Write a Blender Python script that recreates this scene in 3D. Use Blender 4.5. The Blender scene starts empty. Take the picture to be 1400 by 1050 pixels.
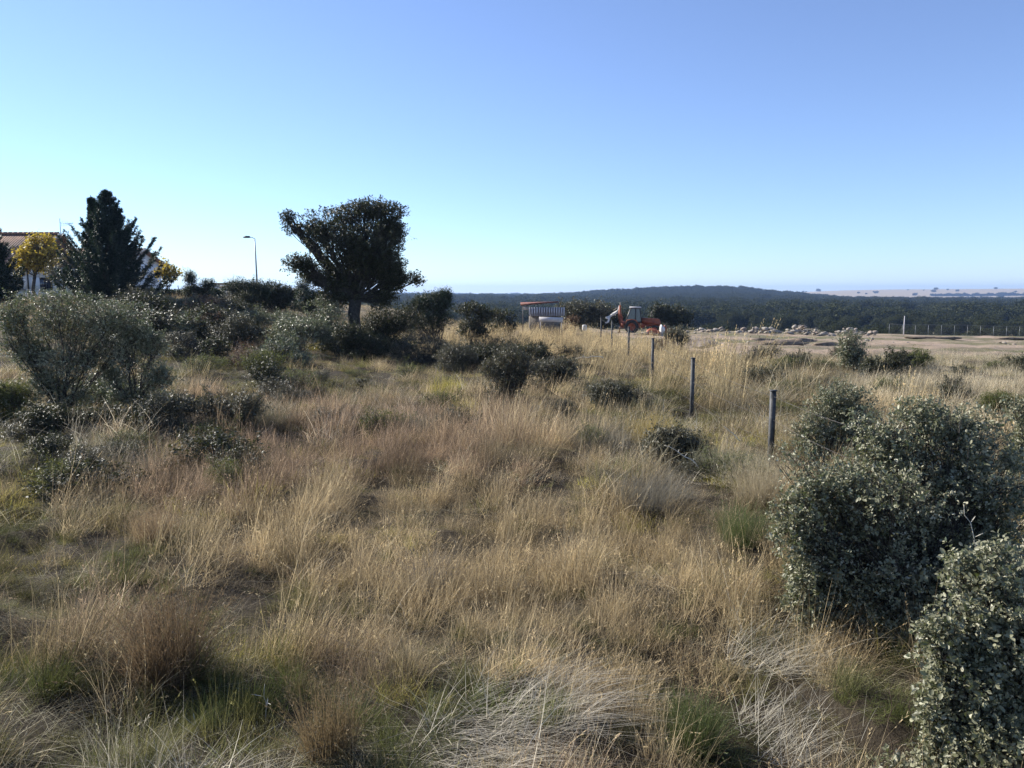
import bpy, math, random
import numpy as np
from mathutils import Vector
random.seed(7); RNG = np.random.default_rng(11)
PI = math.pi; rad = math.radians
scn = bpy.context.scene
COL = bpy.data.collections.new("place"); scn.collection.children.link(COL)

# ------------------------------------------------------------------ camera
CAMZ = 2.7; FPX = 1050.0; TH = math.atan(124 / FPX); CT, ST = math.cos(TH), math.sin(TH)
cd = bpy.data.cameras.new("camera"); cam = bpy.data.objects.new("camera", cd); COL.objects.link(cam)
cam.location = (0, 0, CAMZ); cam.rotation_euler = (PI / 2 - TH, 0, 0)
cd.sensor_width = 36; cd.lens = 36 * FPX / 1400; cd.clip_start = 0.05; cd.clip_end = 40000
scn.camera = cam

def P(px, py, d):
    u = (px - 700) / FPX; v = (525 - py) / FPX
    t = d / (CT + v * ST)
    return np.array([u * t, d, CAMZ + t * (-ST + v * CT)])
def proj(x, y, z):
    dz = z - CAMZ
    f = y * CT - dz * ST; v = y * ST + dz * CT
    return 700 + FPX * x / f, 525 - FPX * v / f

# ------------------------------------------------------------------ noise
def _h(ix, iy, s):
    n = (ix.astype(np.int64) * 374761393 + iy.astype(np.int64) * 668265263 + s * 974711) & 0xffffffff
    n = ((n ^ (n >> 13)) * 1274126177) & 0xffffffff
    n = n ^ (n >> 16)
    return (n & 0xffff) / 65535.0
def vnoise(x, y, s=0):
    x = np.asarray(x, float); y = np.asarray(y, float)
    ix = np.floor(x); iy = np.floor(y); fx = x - ix; fy = y - iy
    fx = fx * fx * (3 - 2 * fx); fy = fy * fy * (3 - 2 * fy)
    a = _h(ix, iy, s); b = _h(ix + 1, iy, s); c = _h(ix, iy + 1, s); d = _h(ix + 1, iy + 1, s)
    return (a * (1 - fx) + b * fx) * (1 - fy) + (c * (1 - fx) + d * fx) * fy
def fbm(x, y, o=4, s=0):
    r = 0; a = 0.5; t = 0
    for k in range(o):
        r = r + a * vnoise(np.asarray(x) * 2 ** k, np.asarray(y) * 2 ** k, s + k * 17); t += a; a *= 0.5
    return r / t
def sm(a, b, x):
    t = np.clip((np.asarray(x, float) - a) / (b - a), 0, 1); return t * t * (3 - 2 * t)

# ------------------------------------------------------------------ terrain
KD = np.array([100, 150, 230, 420, 800, 1250, 1700, 2300, 4200, 5500, 8800.])
KPX = np.array([-900, 300, 540, 620, 700, 760, 800, 850, 900, 960, 1010, 1060, 1100, 1150, 1200, 1300, 1400, 2200.])
def yz(ypx, d): return CAMZ + (401 - np.asarray(ypx, float)) * d / FPX
R1 = yz([404, 403, 403, 403, 404, 402.5, 400, 397, 394, 392.3, 393.6, 399, 402, 406.5, 407.5, 408, 408, 409], 1700) - 5
R2 = yz([406, 405, 405, 404, 404, 404, 404, 404, 404, 403, 402.5, 401.5, 399.3, 397.2, 396.4, 395.6, 394.8, 394], 4200)
R3 = yz([400, 397, 399.5, 400, 403, 401, 404, 405, 405, 405, 405, 405, 405, 405, 405, 405, 405, 405], 8800)
def terrain(x, y):
    x = np.asarray(x, float); y = np.asarray(y, float)
    yy = np.minimum(y, 100)
    z = -0.022 * np.maximum(yy - 20, 0) - 0.02 * np.maximum(np.minimum(x, 80) - 5, 0) * sm(20, 70, yy)
    z = z + 2.8 * sm(18, 46, yy) * sm(-2, -20, x)
    z = z + (fbm(x * 0.25, y * 0.25, 3, 3) - 0.5) * 0.55 * sm(0, 8, yy + 5) * (1 - 0.5 * sm(30, 60, y)) + (fbm(x * 1.3, y * 1.3, 3, 9) - 0.5) * 0.42 * (1 - sm(30, 60, y))
    z = z + (fbm(x * .5 + 5, y * .35, 4, 44) - .5) * .55 * sm(36, 44, y) * (1 - sm(95, 105, y)) * sm(4, 9, x)
    px = 700 + FPX * x / np.maximum(y, 30)
    K = [None] * len(KD)
    r1 = np.interp(px, KPX, R1); r2 = np.interp(px, KPX, R2); r3 = np.interp(px, KPX, R3)
    lv = [z, -8 + 0 * z, -12 + 0 * z, -13 + 0 * z, -12 + 0.1 * (r1 - 5), 0.4 * r1 - 7, r1, r1 - 14, r2, r2 - 30, r3]
    out = z.copy() if hasattr(z, 'copy') else z
    for k in range(len(KD) - 1):
        t = np.clip((y - KD[k]) / (KD[k + 1] - KD[k]), 0, 1)
        t = t * t * (3 - 2 * t) if k not in (1,) else t
        m = (y > KD[k]) & (y <= KD[k + 1])
        out = np.where(m, lv[k] * (1 - t) + lv[k + 1] * t, out)
    out = np.where(y > KD[-1], lv[-1] - 60, out)
    out = out + (fbm(x * 0.004, y * 0.004, 3, 31) - 0.5) * 9 * sm(150, 500, y) * (1 - 0.6 * sm(1200, 1700, y))
    return out
def T(x, y): return float(terrain(np.array([x]), np.array([y]))[0])
def G(px, py):
    """first ground point behind photograph pixel (px, py)"""
    d = np.concatenate([np.arange(2.5, 100, 0.05), np.arange(100, 4000, 2.)])
    u = (px - 700) / FPX; v = (525 - py) / FPX
    t = d / (CT + v * ST); zz = CAMZ + t * (-ST + v * CT); tz = terrain(u * t, d)
    i = np.argmax(zz <= tz)
    return np.array([u * t[i], d[i], tz[i]])

# ------------------------------------------------------------------ mesh building
class MB:
    def __init__(s): s.V = []; s.F = {}; s.n = 0; s.T = []
    def add(s, V, F, tone=None):
        V = np.asarray(V, float).reshape(-1, 3); F = np.asarray(F, int)
        if len(F) == 0: return
        s.F.setdefault(F.shape[1], []).append(F + s.n)
        s.V.append(V); s.n += len(V)
        s.T.append(np.full(len(V), 0.5) if tone is None else np.broadcast_to(tone, (len(V),)))
    def box(s, c, sz, rz=0, ry=0):
        x, y, z = np.array(sz) / 2
        V = np.array([[-x, -y, -z], [x, -y, -z], [x, y, -z], [-x, y, -z], [-x, -y, z], [x, -y, z], [x, y, z], [-x, y, z]])
        if ry: c_, s_ = math.cos(ry), math.sin(ry); V = V @ np.array([[c_, 0, -s_], [0, 1, 0], [s_, 0, c_]])
        if rz: c_, s_ = math.cos(rz), math.sin(rz); V = V @ np.array([[c_, s_, 0], [-s_, c_, 0], [0, 0, 1]])
        s.add(V + np.array(c), [[0, 3, 2, 1], [4, 5, 6, 7], [0, 1, 5, 4], [1, 2, 6, 5], [2, 3, 7, 6], [3, 0, 4, 7]])
    def prism(s, pts, y0, y1):
        """outline in x, z extruded along y"""
        n = len(pts); V = [(p[0], y0, p[1]) for p in pts] + [(p[0], y1, p[1]) for p in pts]
        s.add(V, [[i, (i + 1) % n, n + (i + 1) % n, n + i] for i in range(n)])
        k = s.n - 2 * n
        s.F.setdefault(n, []).append(np.array([[k + i for i in range(n)][::-1]])); s.F.setdefault(n, []).append(np.array([[k + n + i for i in range(n)]]))
    def tube(s, pts, rads, sides=6, tone=None, cap=True):
        p = np.asarray(pts, float); n = len(p); r = np.broadcast_to(np.asarray(rads, float), (n,))
        t = np.gradient(p, axis=0); t /= np.linalg.norm(t, axis=1)[:, None] + 1e-9
        ref = np.array([0, 0, 1.]) if abs(t[:, 2]).mean() < 0.8 else np.array([1., 0, 0])
        a = np.cross(t, ref); a /= np.linalg.norm(a, axis=1)[:, None] + 1e-9; b = np.cross(t, a)
        an = np.arange(sides) * 2 * PI / sides
        V = p[:, None, :] + r[:, None, None] * (np.cos(an)[None, :, None] * a[:, None, :] + np.sin(an)[None, :, None] * b[:, None, :])
        F = []
        for i in range(n - 1):
            for j in range(sides):
                F.append([i * sides + j, i * sides + (j + 1) % sides, (i + 1) * sides + (j + 1) % sides, (i + 1) * sides + j])
        s.add(V.reshape(-1, 3), F, tone)
        if cap:
            k = s.n - n * sides
            s.F.setdefault(sides, []).append(np.array([[k + (n - 1) * sides + j for j in range(sides)]])); s.F.setdefault(sides, []).append(np.array([[k + j for j in range(sides)][::-1]]))
    def twigs(s, A, B, r, tone=0.5):
        """many straight three-sided twigs at once"""
        A = np.asarray(A, float); B = np.asarray(B, float); n = len(A)
        if n == 0: return
        t = B - A; t /= np.linalg.norm(t, axis=1)[:, None] + 1e-9
        a = np.cross(t, np.array([0.3, 0.2, 1.])); a /= np.linalg.norm(a, axis=1)[:, None] + 1e-9; b = np.cross(t, a)
        V = np.zeros((n, 6, 3))
        for j in range(3):
            o = math.cos(j * 2.094) * a + math.sin(j * 2.094) * b
            V[:, j] = A + o * r; V[:, j + 3] = B + o * r * 0.45
        F = np.array([[0, 1, 4, 3], [1, 2, 5, 4], [2, 0, 3, 5]])
        s.add(V.reshape(-1, 3), (F[None] + (np.arange(n) * 6)[:, None, None]).reshape(-1, 4), tone)
    def leaves(s, C, A, N, L, W, tone, fold=0.25, simple=False):
        C = np.asarray(C); n = len(C)
        if n == 0: return
        A = A / (np.linalg.norm(A, axis=1)[:, None] + 1e-9)
        S = np.cross(A, N); S /= np.linalg.norm(S, axis=1)[:, None] + 1e-9
        N = np.cross(S, A); L = np.broadcast_to(L, (n,))[:, None]; W = np.broadcast_to(W, (n,))[:, None]
        tone = np.broadcast_to(tone, (n,))
        if simple:
            V = np.stack([C, C + A * L * .5 + S * W + N * W * fold, C + A * L, C + A * L * .5 - S * W + N * W * fold], 1)
            F = np.array([[0, 1, 2, 3]]); k = 4
        else:
            V = np.stack([C, C + A * L * .3 + S * W * .9 + N * W * fold, C + A * L * .7 + S * W * .8 + N * W * fold, C + A * L - N * W * .2,
                          C + A * L * .7 - S * W * .8 + N * W * fold, C + A * L * .3 - S * W * .9 + N * W * fold], 1)
            F = np.array([[0, 1, 2, 3], [0, 3, 4, 5]]); k = 6
        s.add(V.reshape(-1, 3), (F[None] + (np.arange(n) * k)[:, None, None]).reshape(-1, 4), np.repeat(tone, k))
    def mesh(s, name, mat=None, smooth=False):
        me = bpy.data.meshes.new(name)
        V = np.concatenate(s.V); me.vertices.add(len(V)); me.vertices.foreach_set('co', V.astype(np.float32).ravel())
        loops = []; tot = []
        for k, fs in s.F.items():
            f = np.concatenate(fs); loops.append(f.ravel()); tot.append(np.full(len(f), k))
        loops = np.concatenate(loops); tot = np.concatenate(tot)
        me.loops.add(len(loops)); me.loops.foreach_set('vertex_index', loops.astype(np.int32))
        me.polygons.add(len(tot)); st = np.concatenate([[0], np.cumsum(tot)[:-1]])
        me.polygons.foreach_set('loop_start', st.astype(np.int32)); me.polygons.foreach_set('loop_total', tot.astype(np.int32))
        if smooth: me.polygons.foreach_set('use_smooth', np.ones(len(tot), bool))
        at = me.attributes.new('tone', 'FLOAT', 'POINT'); at.data.foreach_set('value', np.concatenate(s.T).astype(np.float32))
        me.update(calc_edges=True); me.validate()
        if mat: me.materials.append(mat)
        return me
    def build(s, name, mat, parent=None, loc=None, smooth=False):
        o = bpy.data.objects.new(name, s.mesh(name, mat, smooth)); COL.objects.link(o)
        if parent: o.parent = parent
        if loc is not None: o.location = loc
        return o
def tag(o, label=None, cat=None, group=None, kind=None):
    if label: o['label'] = label
    if cat: o['category'] = cat
    if group: o['group'] = group
    if kind: o['kind'] = kind
    return o
def empty(name, loc, label, cat, group=None, rz=0):
    o = bpy.data.objects.new(name, None); COL.objects.link(o); o.location = loc; o.rotation_euler = (0, 0, rz)
    o.empty_display_size = 0.2
    return tag(o, label, cat, group)
def copy_thing(src, loc, rz, sc, label=None):
    r = src.copy(); COL.objects.link(r); r.location = loc; r.rotation_euler = (0, 0, rz); r.scale = (sc, sc, sc)
    if label: r['label'] = label
    for ch in src.children:
        c = ch.copy(); COL.objects.link(c); c.parent = r
    return r

# ------------------------------------------------------------------ materials
def mat_new(name):
    m = bpy.data.materials.new(name); m.use_nodes = True; nt = m.node_tree; nt.nodes.clear()
    out = nt.nodes.new('ShaderNodeOutputMaterial'); return m, nt, out
def N(nt, typ, **kw):
    n = nt.nodes.new(typ)
    for k, v in kw.items():
        if k.startswith('i_'):
            key = k[2:]; key = int(key) if key.isdigit() else key.replace('_', ' ')
            n.inputs[key].default_value = v
        else: setattr(n, k, v)
    return n
def surf(name, c1, c2, scale=4.0, rough=0.8, bump=0.2, bscale=None, metal=0.0, spec=0.4, detail=8):
    """plain solid with two-colour mottling and bump"""
    m, nt, out = mat_new(name); L = nt.links.new
    tc = N(nt, 'ShaderNodeTexCoord'); n1 = N(nt, 'ShaderNodeTexNoise', i_Scale=scale, i_Detail=detail, i_Roughness=0.65)
    L(tc.outputs['Object'], n1.inputs['Vector'])
    cr = N(nt, 'ShaderNodeValToRGB'); cr.color_ramp.elements[0].position = 0.35; cr.color_ramp.elements[1].position = 0.65
    cr.color_ramp.elements[0].color = (*c1, 1); cr.color_ramp.elements[1].color = (*c2, 1)
    L(n1.outputs['Fac'], cr.inputs['Fac'])
    b = N(nt, 'ShaderNodeBsdfPrincipled', i_Roughness=rough, i_Metallic=metal); b.inputs['Specular IOR Level'].default_value = spec
    L(cr.outputs['Color'], b.inputs['Base Color'])
    n2 = N(nt, 'ShaderNodeTexNoise', i_Scale=bscale or scale * 5, i_Detail=6); L(tc.outputs['Object'], n2.inputs['Vector'])
    bp = N(nt, 'ShaderNodeBump', i_Strength=bump, i_Distance=0.02); L(n2.outputs['Fac'], bp.inputs['Height']); L(bp.outputs['Normal'], b.inputs['Normal'])
    L(b.outputs['BSDF'], out.inputs['Surface']); return m
def leafmat(name, c1, c2, under=None, rough=0.45, spec=0.5, trans=0.25, tcol=None):
    m, nt, out = mat_new(name); L = nt.links.new
    at = N(nt, 'ShaderNodeAttribute', attribute_name='tone')
    mx = N(nt, 'ShaderNodeMix', data_type='RGBA'); mx.inputs[6].default_value = (*c1, 1); mx.inputs[7].default_value = (*c2, 1)
    L(at.outputs['Fac'], mx.inputs[0]); colr = mx.outputs[2]
    if under:
        g = N(nt, 'ShaderNodeNewGeometry'); m2 = N(nt, 'ShaderNodeMix', data_type='RGBA'); m2.inputs[7].default_value = (*under, 1)
        L(g.outputs['Backfacing'], m2.inputs[0]); L(colr, m2.inputs[6]); colr = m2.outputs[2]
    b = N(nt, 'ShaderNodeBsdfPrincipled', i_Roughness=rough); b.inputs['Specular IOR Level'].default_value = spec
    L(colr, b.inputs['Base Color'])
    tr = N(nt, 'ShaderNodeBsdfTranslucent'); tr.inputs['Color'].default_value = (*(tcol or c2), 1)
    ms = N(nt, 'ShaderNodeMixShader'); ms.inputs[0].default_value = trans
    L(b.outputs['BSDF'], ms.inputs[1]); L(tr.outputs['BSDF'], ms.inputs[2]); L(ms.outputs['Shader'], out.inputs['Surface']); return m
def grassmat(name, trans=0.4, rough=0.55, spec=0.3):
    m, nt, out = mat_new(name); L = nt.links.new
    ci = N(nt, 'ShaderNodeAttribute', attribute_name='gcol')
    at = N(nt, 'ShaderNodeAttribute', attribute_name='tone')
    mr = N(nt, 'ShaderNodeMapRange'); mr.inputs['To Min'].default_value = 0.22; mr.inputs['To Max'].default_value = 2.0; L(at.outputs['Fac'], mr.inputs['Value'])
    mu = N(nt, 'ShaderNodeVectorMath', operation='SCALE'); L(ci.outputs['Color'], mu.inputs[0]); L(mr.outputs[0], mu.inputs['Scale'])
    b = N(nt, 'ShaderNodeBsdfPrincipled', i_Roughness=rough); b.inputs['Specular IOR Level'].default_value = spec
    tr = N(nt, 'ShaderNodeBsdfTranslucent'); ms = N(nt, 'ShaderNodeMixShader'); ms.inputs[0].default_value = trans
    L(mu.outputs[0], b.inputs['Base Color']); L(mu.outputs[0], tr.inputs['Color'])
    L(b.outputs['BSDF'], ms.inputs[1]); L(tr.outputs['BSDF'], ms.inputs[2]); L(ms.outputs['Shader'], out.inputs['Surface']); return m
M = {}
M['oak'] = leafmat('holm_oak_leaf', (0.07, 0.074, 0.036), (0.29, 0.285, 0.18), under=(0.50, 0.48, 0.36), rough=0.50, spec=0.5, trans=0.22, tcol=(0.10, 0.13, 0.03))
M['oakfar'] = leafmat('distant_oak_leaf', (0.020, 0.026, 0.012), (0.055, 0.060, 0.026), rough=0.8, spec=0.1, trans=0.12, tcol=(0.08, 0.1, 0.03))
M['oaktree'] = leafmat('oak_tree_leaf', (0.020, 0.023, 0.010), (0.052, 0.054, 0.024), under=(0.09, 0.085, 0.05), rough=0.55, spec=0.35, trans=0.15, tcol=(0.08, 0.09, 0.02))
M['conifer'] = leafmat('conifer_needle', (0.010, 0.020, 0.014), (0.026, 0.044, 0.030), rough=0.5, spec=0.35, trans=0.1, tcol=(0.05, 0.09, 0.03))
M['juniper'] = leafmat('juniper_scale', (0.016, 0.026, 0.014), (0.045, 0.062, 0.030), rough=0.55, spec=0.3, trans=0.12, tcol=(0.06, 0.1, 0.03))
M['scrub'] = leafmat('scrub_leaf', (0.045, 0.045, 0.028), (0.12, 0.115, 0.07), under=(0.17, 0.16, 0.12), rough=0.5, spec=0.4, trans=0.2, tcol=(0.12, 0.11, 0.04))
M['broom'] = leafmat('broom_leaf', (0.045, 0.06, 0.018), (0.12, 0.135, 0.035), rough=0.6, spec=0.3, trans=0.3, tcol=(0.2, 0.22, 0.05))
M['yellow'] = leafmat('autumn_leaf', (0.16, 0.12, 0.03), (0.42, 0.33, 0.07), rough=0.55, spec=0.3, trans=0.45, tcol=(0.5, 0.38, 0.05))
M['rust'] = leafmat('russet_leaf', (0.09, 0.055, 0.032), (0.19, 0.12, 0.07), rough=0.6, spec=0.2, trans=0.25)
M['bark'] = surf('bark', (0.025, 0.021, 0.018), (0.075, 0.066, 0.055), 9, 0.9, 0.8)
M['twig'] = surf('grey_twig', (0.10, 0.09, 0.08), (0.24, 0.22, 0.19), 9, 0.85, 0.4)
M['grass'] = grassmat('dry_grass_blade', rough=.65, spec=.15)
M['straw'] = surf('bleached_straw', (0.38, 0.35, 0.28), (0.62, 0.58, 0.48), 30, 0.5, 0.2)
M['darkstem'] = surf('dark_dead_stem', (0.05, 0.035, 0.025), (0.12, 0.085, 0.06), 30, 0.8, 0.2)
M['post'] = surf('weathered_post_steel', (0.035, 0.038, 0.042), (0.10, 0.10, 0.10), 12, 0.6, 0.3, metal=0.3)
M['wire'] = surf('galvanised_wire', (0.25, 0.25, 0.25), (0.4, 0.4, 0.4), 10, 0.5, 0.1, metal=0.6)
M['white'] = surf('white_render', (0.66, 0.66, 0.66), (0.80, 0.80, 0.79), 0.9, 0.9, 0.25, 20)
M['shadewhite'] = surf('shaded_white_render', (0.34, 0.30, 0.25), (0.44, 0.40, 0.34), 0.9, 0.9, 0.25, 20)  # outbuilding's white wall with its shade put into the colour
M['brickred'] = surf('brown_brick', (0.17, 0.085, 0.06), (0.27, 0.14, 0.10), 3, 0.9, 0.5, 30)
M['frame'] = surf('dark_window_frame', (0.02, 0.02, 0.022), (0.05, 0.045, 0.045), 5, 0.5, 0.1)
M['glass'] = surf('window_glass', (0.03, 0.035, 0.045), (0.06, 0.065, 0.08), 1.5, 0.08, 0.0, spec=0.8)
M['curtain'] = surf('pale_curtain', (0.34, 0.29, 0.22), (0.46, 0.40, 0.31), 5, 0.9, 0.3)
M['rock'] = surf('rubble_stone', (0.16, 0.14, 0.12), (0.40, 0.36, 0.31), 2.2, 0.9, 0.9, 12)
M['rockred'] = surf('rubble_clay', (0.17, 0.135, 0.11), (0.34, 0.28, 0.23), 2.2, 0.95, 0.9, 12)
M['spoil'] = surf('turned_earth', (0.09, 0.07, 0.05), (0.24, 0.18, 0.13), 3, 0.95, 1.0, 9)
M['orange'] = surf('faded_orange_paint', (0.20, 0.05, 0.025), (0.40, 0.115, 0.045), 2.5, 0.55, 0.2)
M['tyre'] = surf('tyre_rubber', (0.015, 0.015, 0.015), (0.05, 0.045, 0.04), 5, 0.85, 0.5)
M['steel'] = surf('worn_steel', (0.06, 0.05, 0.045), (0.22, 0.20, 0.18), 5, 0.5, 0.3, metal=0.5)
M['paintwhite'] = surf('dirty_white_paint', (0.50, 0.49, 0.46), (0.72, 0.71, 0.68), 3, 0.5, 0.15)
M['rustiron'] = surf('rusty_sheet', (0.09, 0.030, 0.022), (0.20, 0.075, 0.05), 3, 0.8, 0.4)
M['corr'] = surf('grey_fibre_cement', (0.20, 0.17, 0.16), (0.34, 0.30, 0.28), 3, 0.9, 0.3)
M['wood'] = surf('weathered_timber', (0.13, 0.11, 0.09), (0.27, 0.24, 0.20), 6, 0.85, 0.5)
M['plaster'] = surf('pale_panel', (0.44, 0.42, 0.43), (0.58, 0.56, 0.56), 2, 0.8, 0.2)
M['lampgrey'] = surf('galvanised_lamp_steel', (0.18, 0.19, 0.20), (0.30, 0.31, 0.32), 4, 0.5, 0.1, metal=0.3)
def tilemat():
    m, nt, out = mat_new('terracotta_tile'); L = nt.links.new
    tc = N(nt, 'ShaderNodeTexCoord'); w = N(nt, 'ShaderNodeTexWave', i_Scale=1.6, bands_direction='X'); L(tc.outputs['Object'], w.inputs['Vector'])
    w2 = N(nt, 'ShaderNodeTexWave', i_Scale=0.9, bands_direction='Z', wave_profile='SAW'); L(tc.outputs['Object'], w2.inputs['Vector'])
    n1 = N(nt, 'ShaderNodeTexNoise', i_Scale=2.5, i_Detail=8); L(tc.outputs['Object'], n1.inputs['Vector'])
    cr = N(nt, 'ShaderNodeValToRGB'); cr.color_ramp.elements[0].color = (0.13, 0.075, 0.05, 1); cr.color_ramp.elements[1].color = (0.36, 0.20, 0.13, 1)
    cr.color_ramp.elements[0].position = .3; cr.color_ramp.elements[1].position = .7
    L(n1.outputs['Fac'], cr.inputs['Fac'])
    b = N(nt, 'ShaderNodeBsdfPrincipled', i_Roughness=0.85); L(cr.outputs['Color'], b.inputs['Base Color'])
    ad = N(nt, 'ShaderNodeMath', operation='ADD'); L(w.outputs['Fac'], ad.inputs[0]); L(w2.outputs['Fac'], ad.inputs[1])
    bp = N(nt, 'ShaderNodeBump', i_Strength=0.9, i_Distance=0.06); L(ad.outputs[0], bp.inputs['Height']); L(bp.outputs['Normal'], b.inputs['Normal'])
    L(b.outputs['BSDF'], out.inputs['Surface']); return m
M['tile'] = tilemat()
def groundmat():
    m, nt, out = mat_new('meadow_soil'); L = nt.links.new
    at = N(nt, 'ShaderNodeAttribute', attribute_name='gc'); ge = N(nt, 'ShaderNodeNewGeometry')
    n1 = N(nt, 'ShaderNodeTexNoise', i_Scale=1.6, i_Detail=10, i_Roughness=0.75); L(ge.outputs['Position'], n1.inputs['Vector'])
    n3 = N(nt, 'ShaderNodeTexNoise', i_Scale=14, i_Detail=6, i_Roughness=0.7); L(ge.outputs['Position'], n3.inputs['Vector'])
    ad = N(nt, 'ShaderNodeMath', operation='ADD'); L(n1.outputs['Fac'], ad.inputs[0]); L(n3.outputs['Fac'], ad.inputs[1])
    mr = N(nt, 'ShaderNodeMapRange'); mr.inputs['From Min'].default_value = 0.6; mr.inputs['From Max'].default_value = 1.4
    mr.inputs['To Min'].default_value = 0.5; mr.inputs['To Max'].default_value = 1.4; L(ad.outputs[0], mr.inputs['Value'])
    mu = N(nt, 'ShaderNodeVectorMath', operation='SCALE'); L(at.outputs['Color'], mu.inputs[0]); L(mr.outputs[0], mu.inputs['Scale'])
    b = N(nt, 'ShaderNodeBsdfPrincipled', i_Roughness=0.95); b.inputs['Specular IOR Level'].default_value = 0.15
    L(mu.outputs[0], b.inputs['Base Color'])
    n2 = N(nt, 'ShaderNodeTexNoise', i_Scale=6, i_Detail=8, i_Roughness=0.7); L(ge.outputs['Position'], n2.inputs['Vector'])
    bp = N(nt, 'ShaderNodeBump', i_Strength=1.0, i_Distance=0.12); L(n2.outputs['Fac'], bp.inputs['Height']); L(bp.outputs['Normal'], b.inputs['Normal'])
    L(b.outputs['BSDF'], out.inputs['Surface']); return m
M['ground'] = groundmat()

# ------------------------------------------------------------------ ground sheet
def dirtmask(x, y):
    """bare earth of the worked field beyond the meadow"""
    edge = 35 + 0.0 * x + (fbm(x * .08, y * .08, 3, 77) - .5) * 16
    m = sm(0, 7, y - edge) * sm(4, 9, x - 0.03 * y + (fbm(x * .1, y * .1, 2, 5) - .5) * 6) * (1 - sm(112, 125, y))
    return m
def clearing(x, y):
    px = 700 + FPX * x / np.maximum(y, 30); c = 0 * px
    for cx, rx, d0, rd in ((700, 28, 1300, 160), (1260, 45, 620, 40), (1345, 22, 760, 50), (1110, 30, 1500, 90), (1180, 20, 480, 25), (1230, 26, 1050, 60), (900, 22, 560, 30), (620, 26, 900, 60)):
        c = np.maximum(c, 1 - sm(.7, 1.1, np.sqrt(((px - cx) / rx) ** 2 + ((y - d0) / rd) ** 2) + .5 * (fbm(x * .02, y * .02, 3, 8) - .5)))
    return c
def ground():
    NA, NR = 420, 430
    az = np.radians(np.linspace(-72, 72, NA)); rr = 0.5 + 9800 * (np.linspace(0, 1, NR) ** 4.6) + np.linspace(0, 1, NR) * 70
    rr = np.sort(rr)
    A, R = np.meshgrid(az, rr); X = np.sin(A) * R; Y = np.cos(A) * R - 9
    Z = terrain(X, Y)
    V = np.stack([X, Y, Z], -1).reshape(-1, 3)
    i = np.arange((NR - 1) * NA).reshape(NR - 1, NA)[:, :-1].ravel()
    mb = MB(); mb.add(V, np.stack([i, i + 1, i + NA + 1, i + NA], 1))
    o = mb.build('ground', M['ground'], smooth=True); tag(o, kind='structure')
    x, y = V[:, 0], V[:, 1]
    litter = np.array([0.055, 0.044, 0.03]); pale = np.array([0.24, 0.19, 0.12]); dirt = np.array([0.36, 0.275, 0.205]); dirt2 = np.array([0.22, 0.18, 0.125])
    gr = np.array([0.13, 0.13, 0.06]); forest = np.array([0.13, 0.115, 0.075]); tan = np.array([0.36, 0.29, 0.19])
    def mixc(c, d, m): return c * (1 - m[:, None]) + d * m[:, None]
    c = np.tile(litter, (len(x), 1)); c = mixc(c, pale, sm(25, 45, y) * (0.4 + 0.6 * sm(0.4, 0.6, fbm(x * .15, y * .15, 3, 2))))
    dm = dirtmask(x, y)
    c = mixc(c, mixc(np.tile(dirt, (len(x), 1)), dirt2, sm(.45, .65, fbm(x * .12 + 9, y * .3, 4, 8))), dm)
    c = mixc(c, gr, dm * sm(.52, .64, fbm(x * .06, y * .22, 4, 41)) * 0.8)
    c = mixc(c, forest, sm(112, 130, y))
    px = 700 + FPX * x / np.maximum(y, 30)
    clear = clearing(x, y)
    c = mixc(c, tan, clear)
    tn = sm(2300, 2600, y) * (1 - sm(6000, 6500, y)); c = mixc(c, tan, tn * np.clip(sm(1000, 1060, px) + sm(720, 660, px) * .0 + .0, 0, 1))
    c = mixc(c, np.array([0.10, 0.11, 0.08]), sm(2300, 2600, y) * (1 - sm(1000, 1060, px)))
    at = o.data.attributes.new('gc', 'FLOAT_COLOR', 'POINT'); at.data.foreach_set('color', np.concatenate([c, np.ones((len(c), 1))], 1).astype(np.float32).ravel())
ground()

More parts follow.
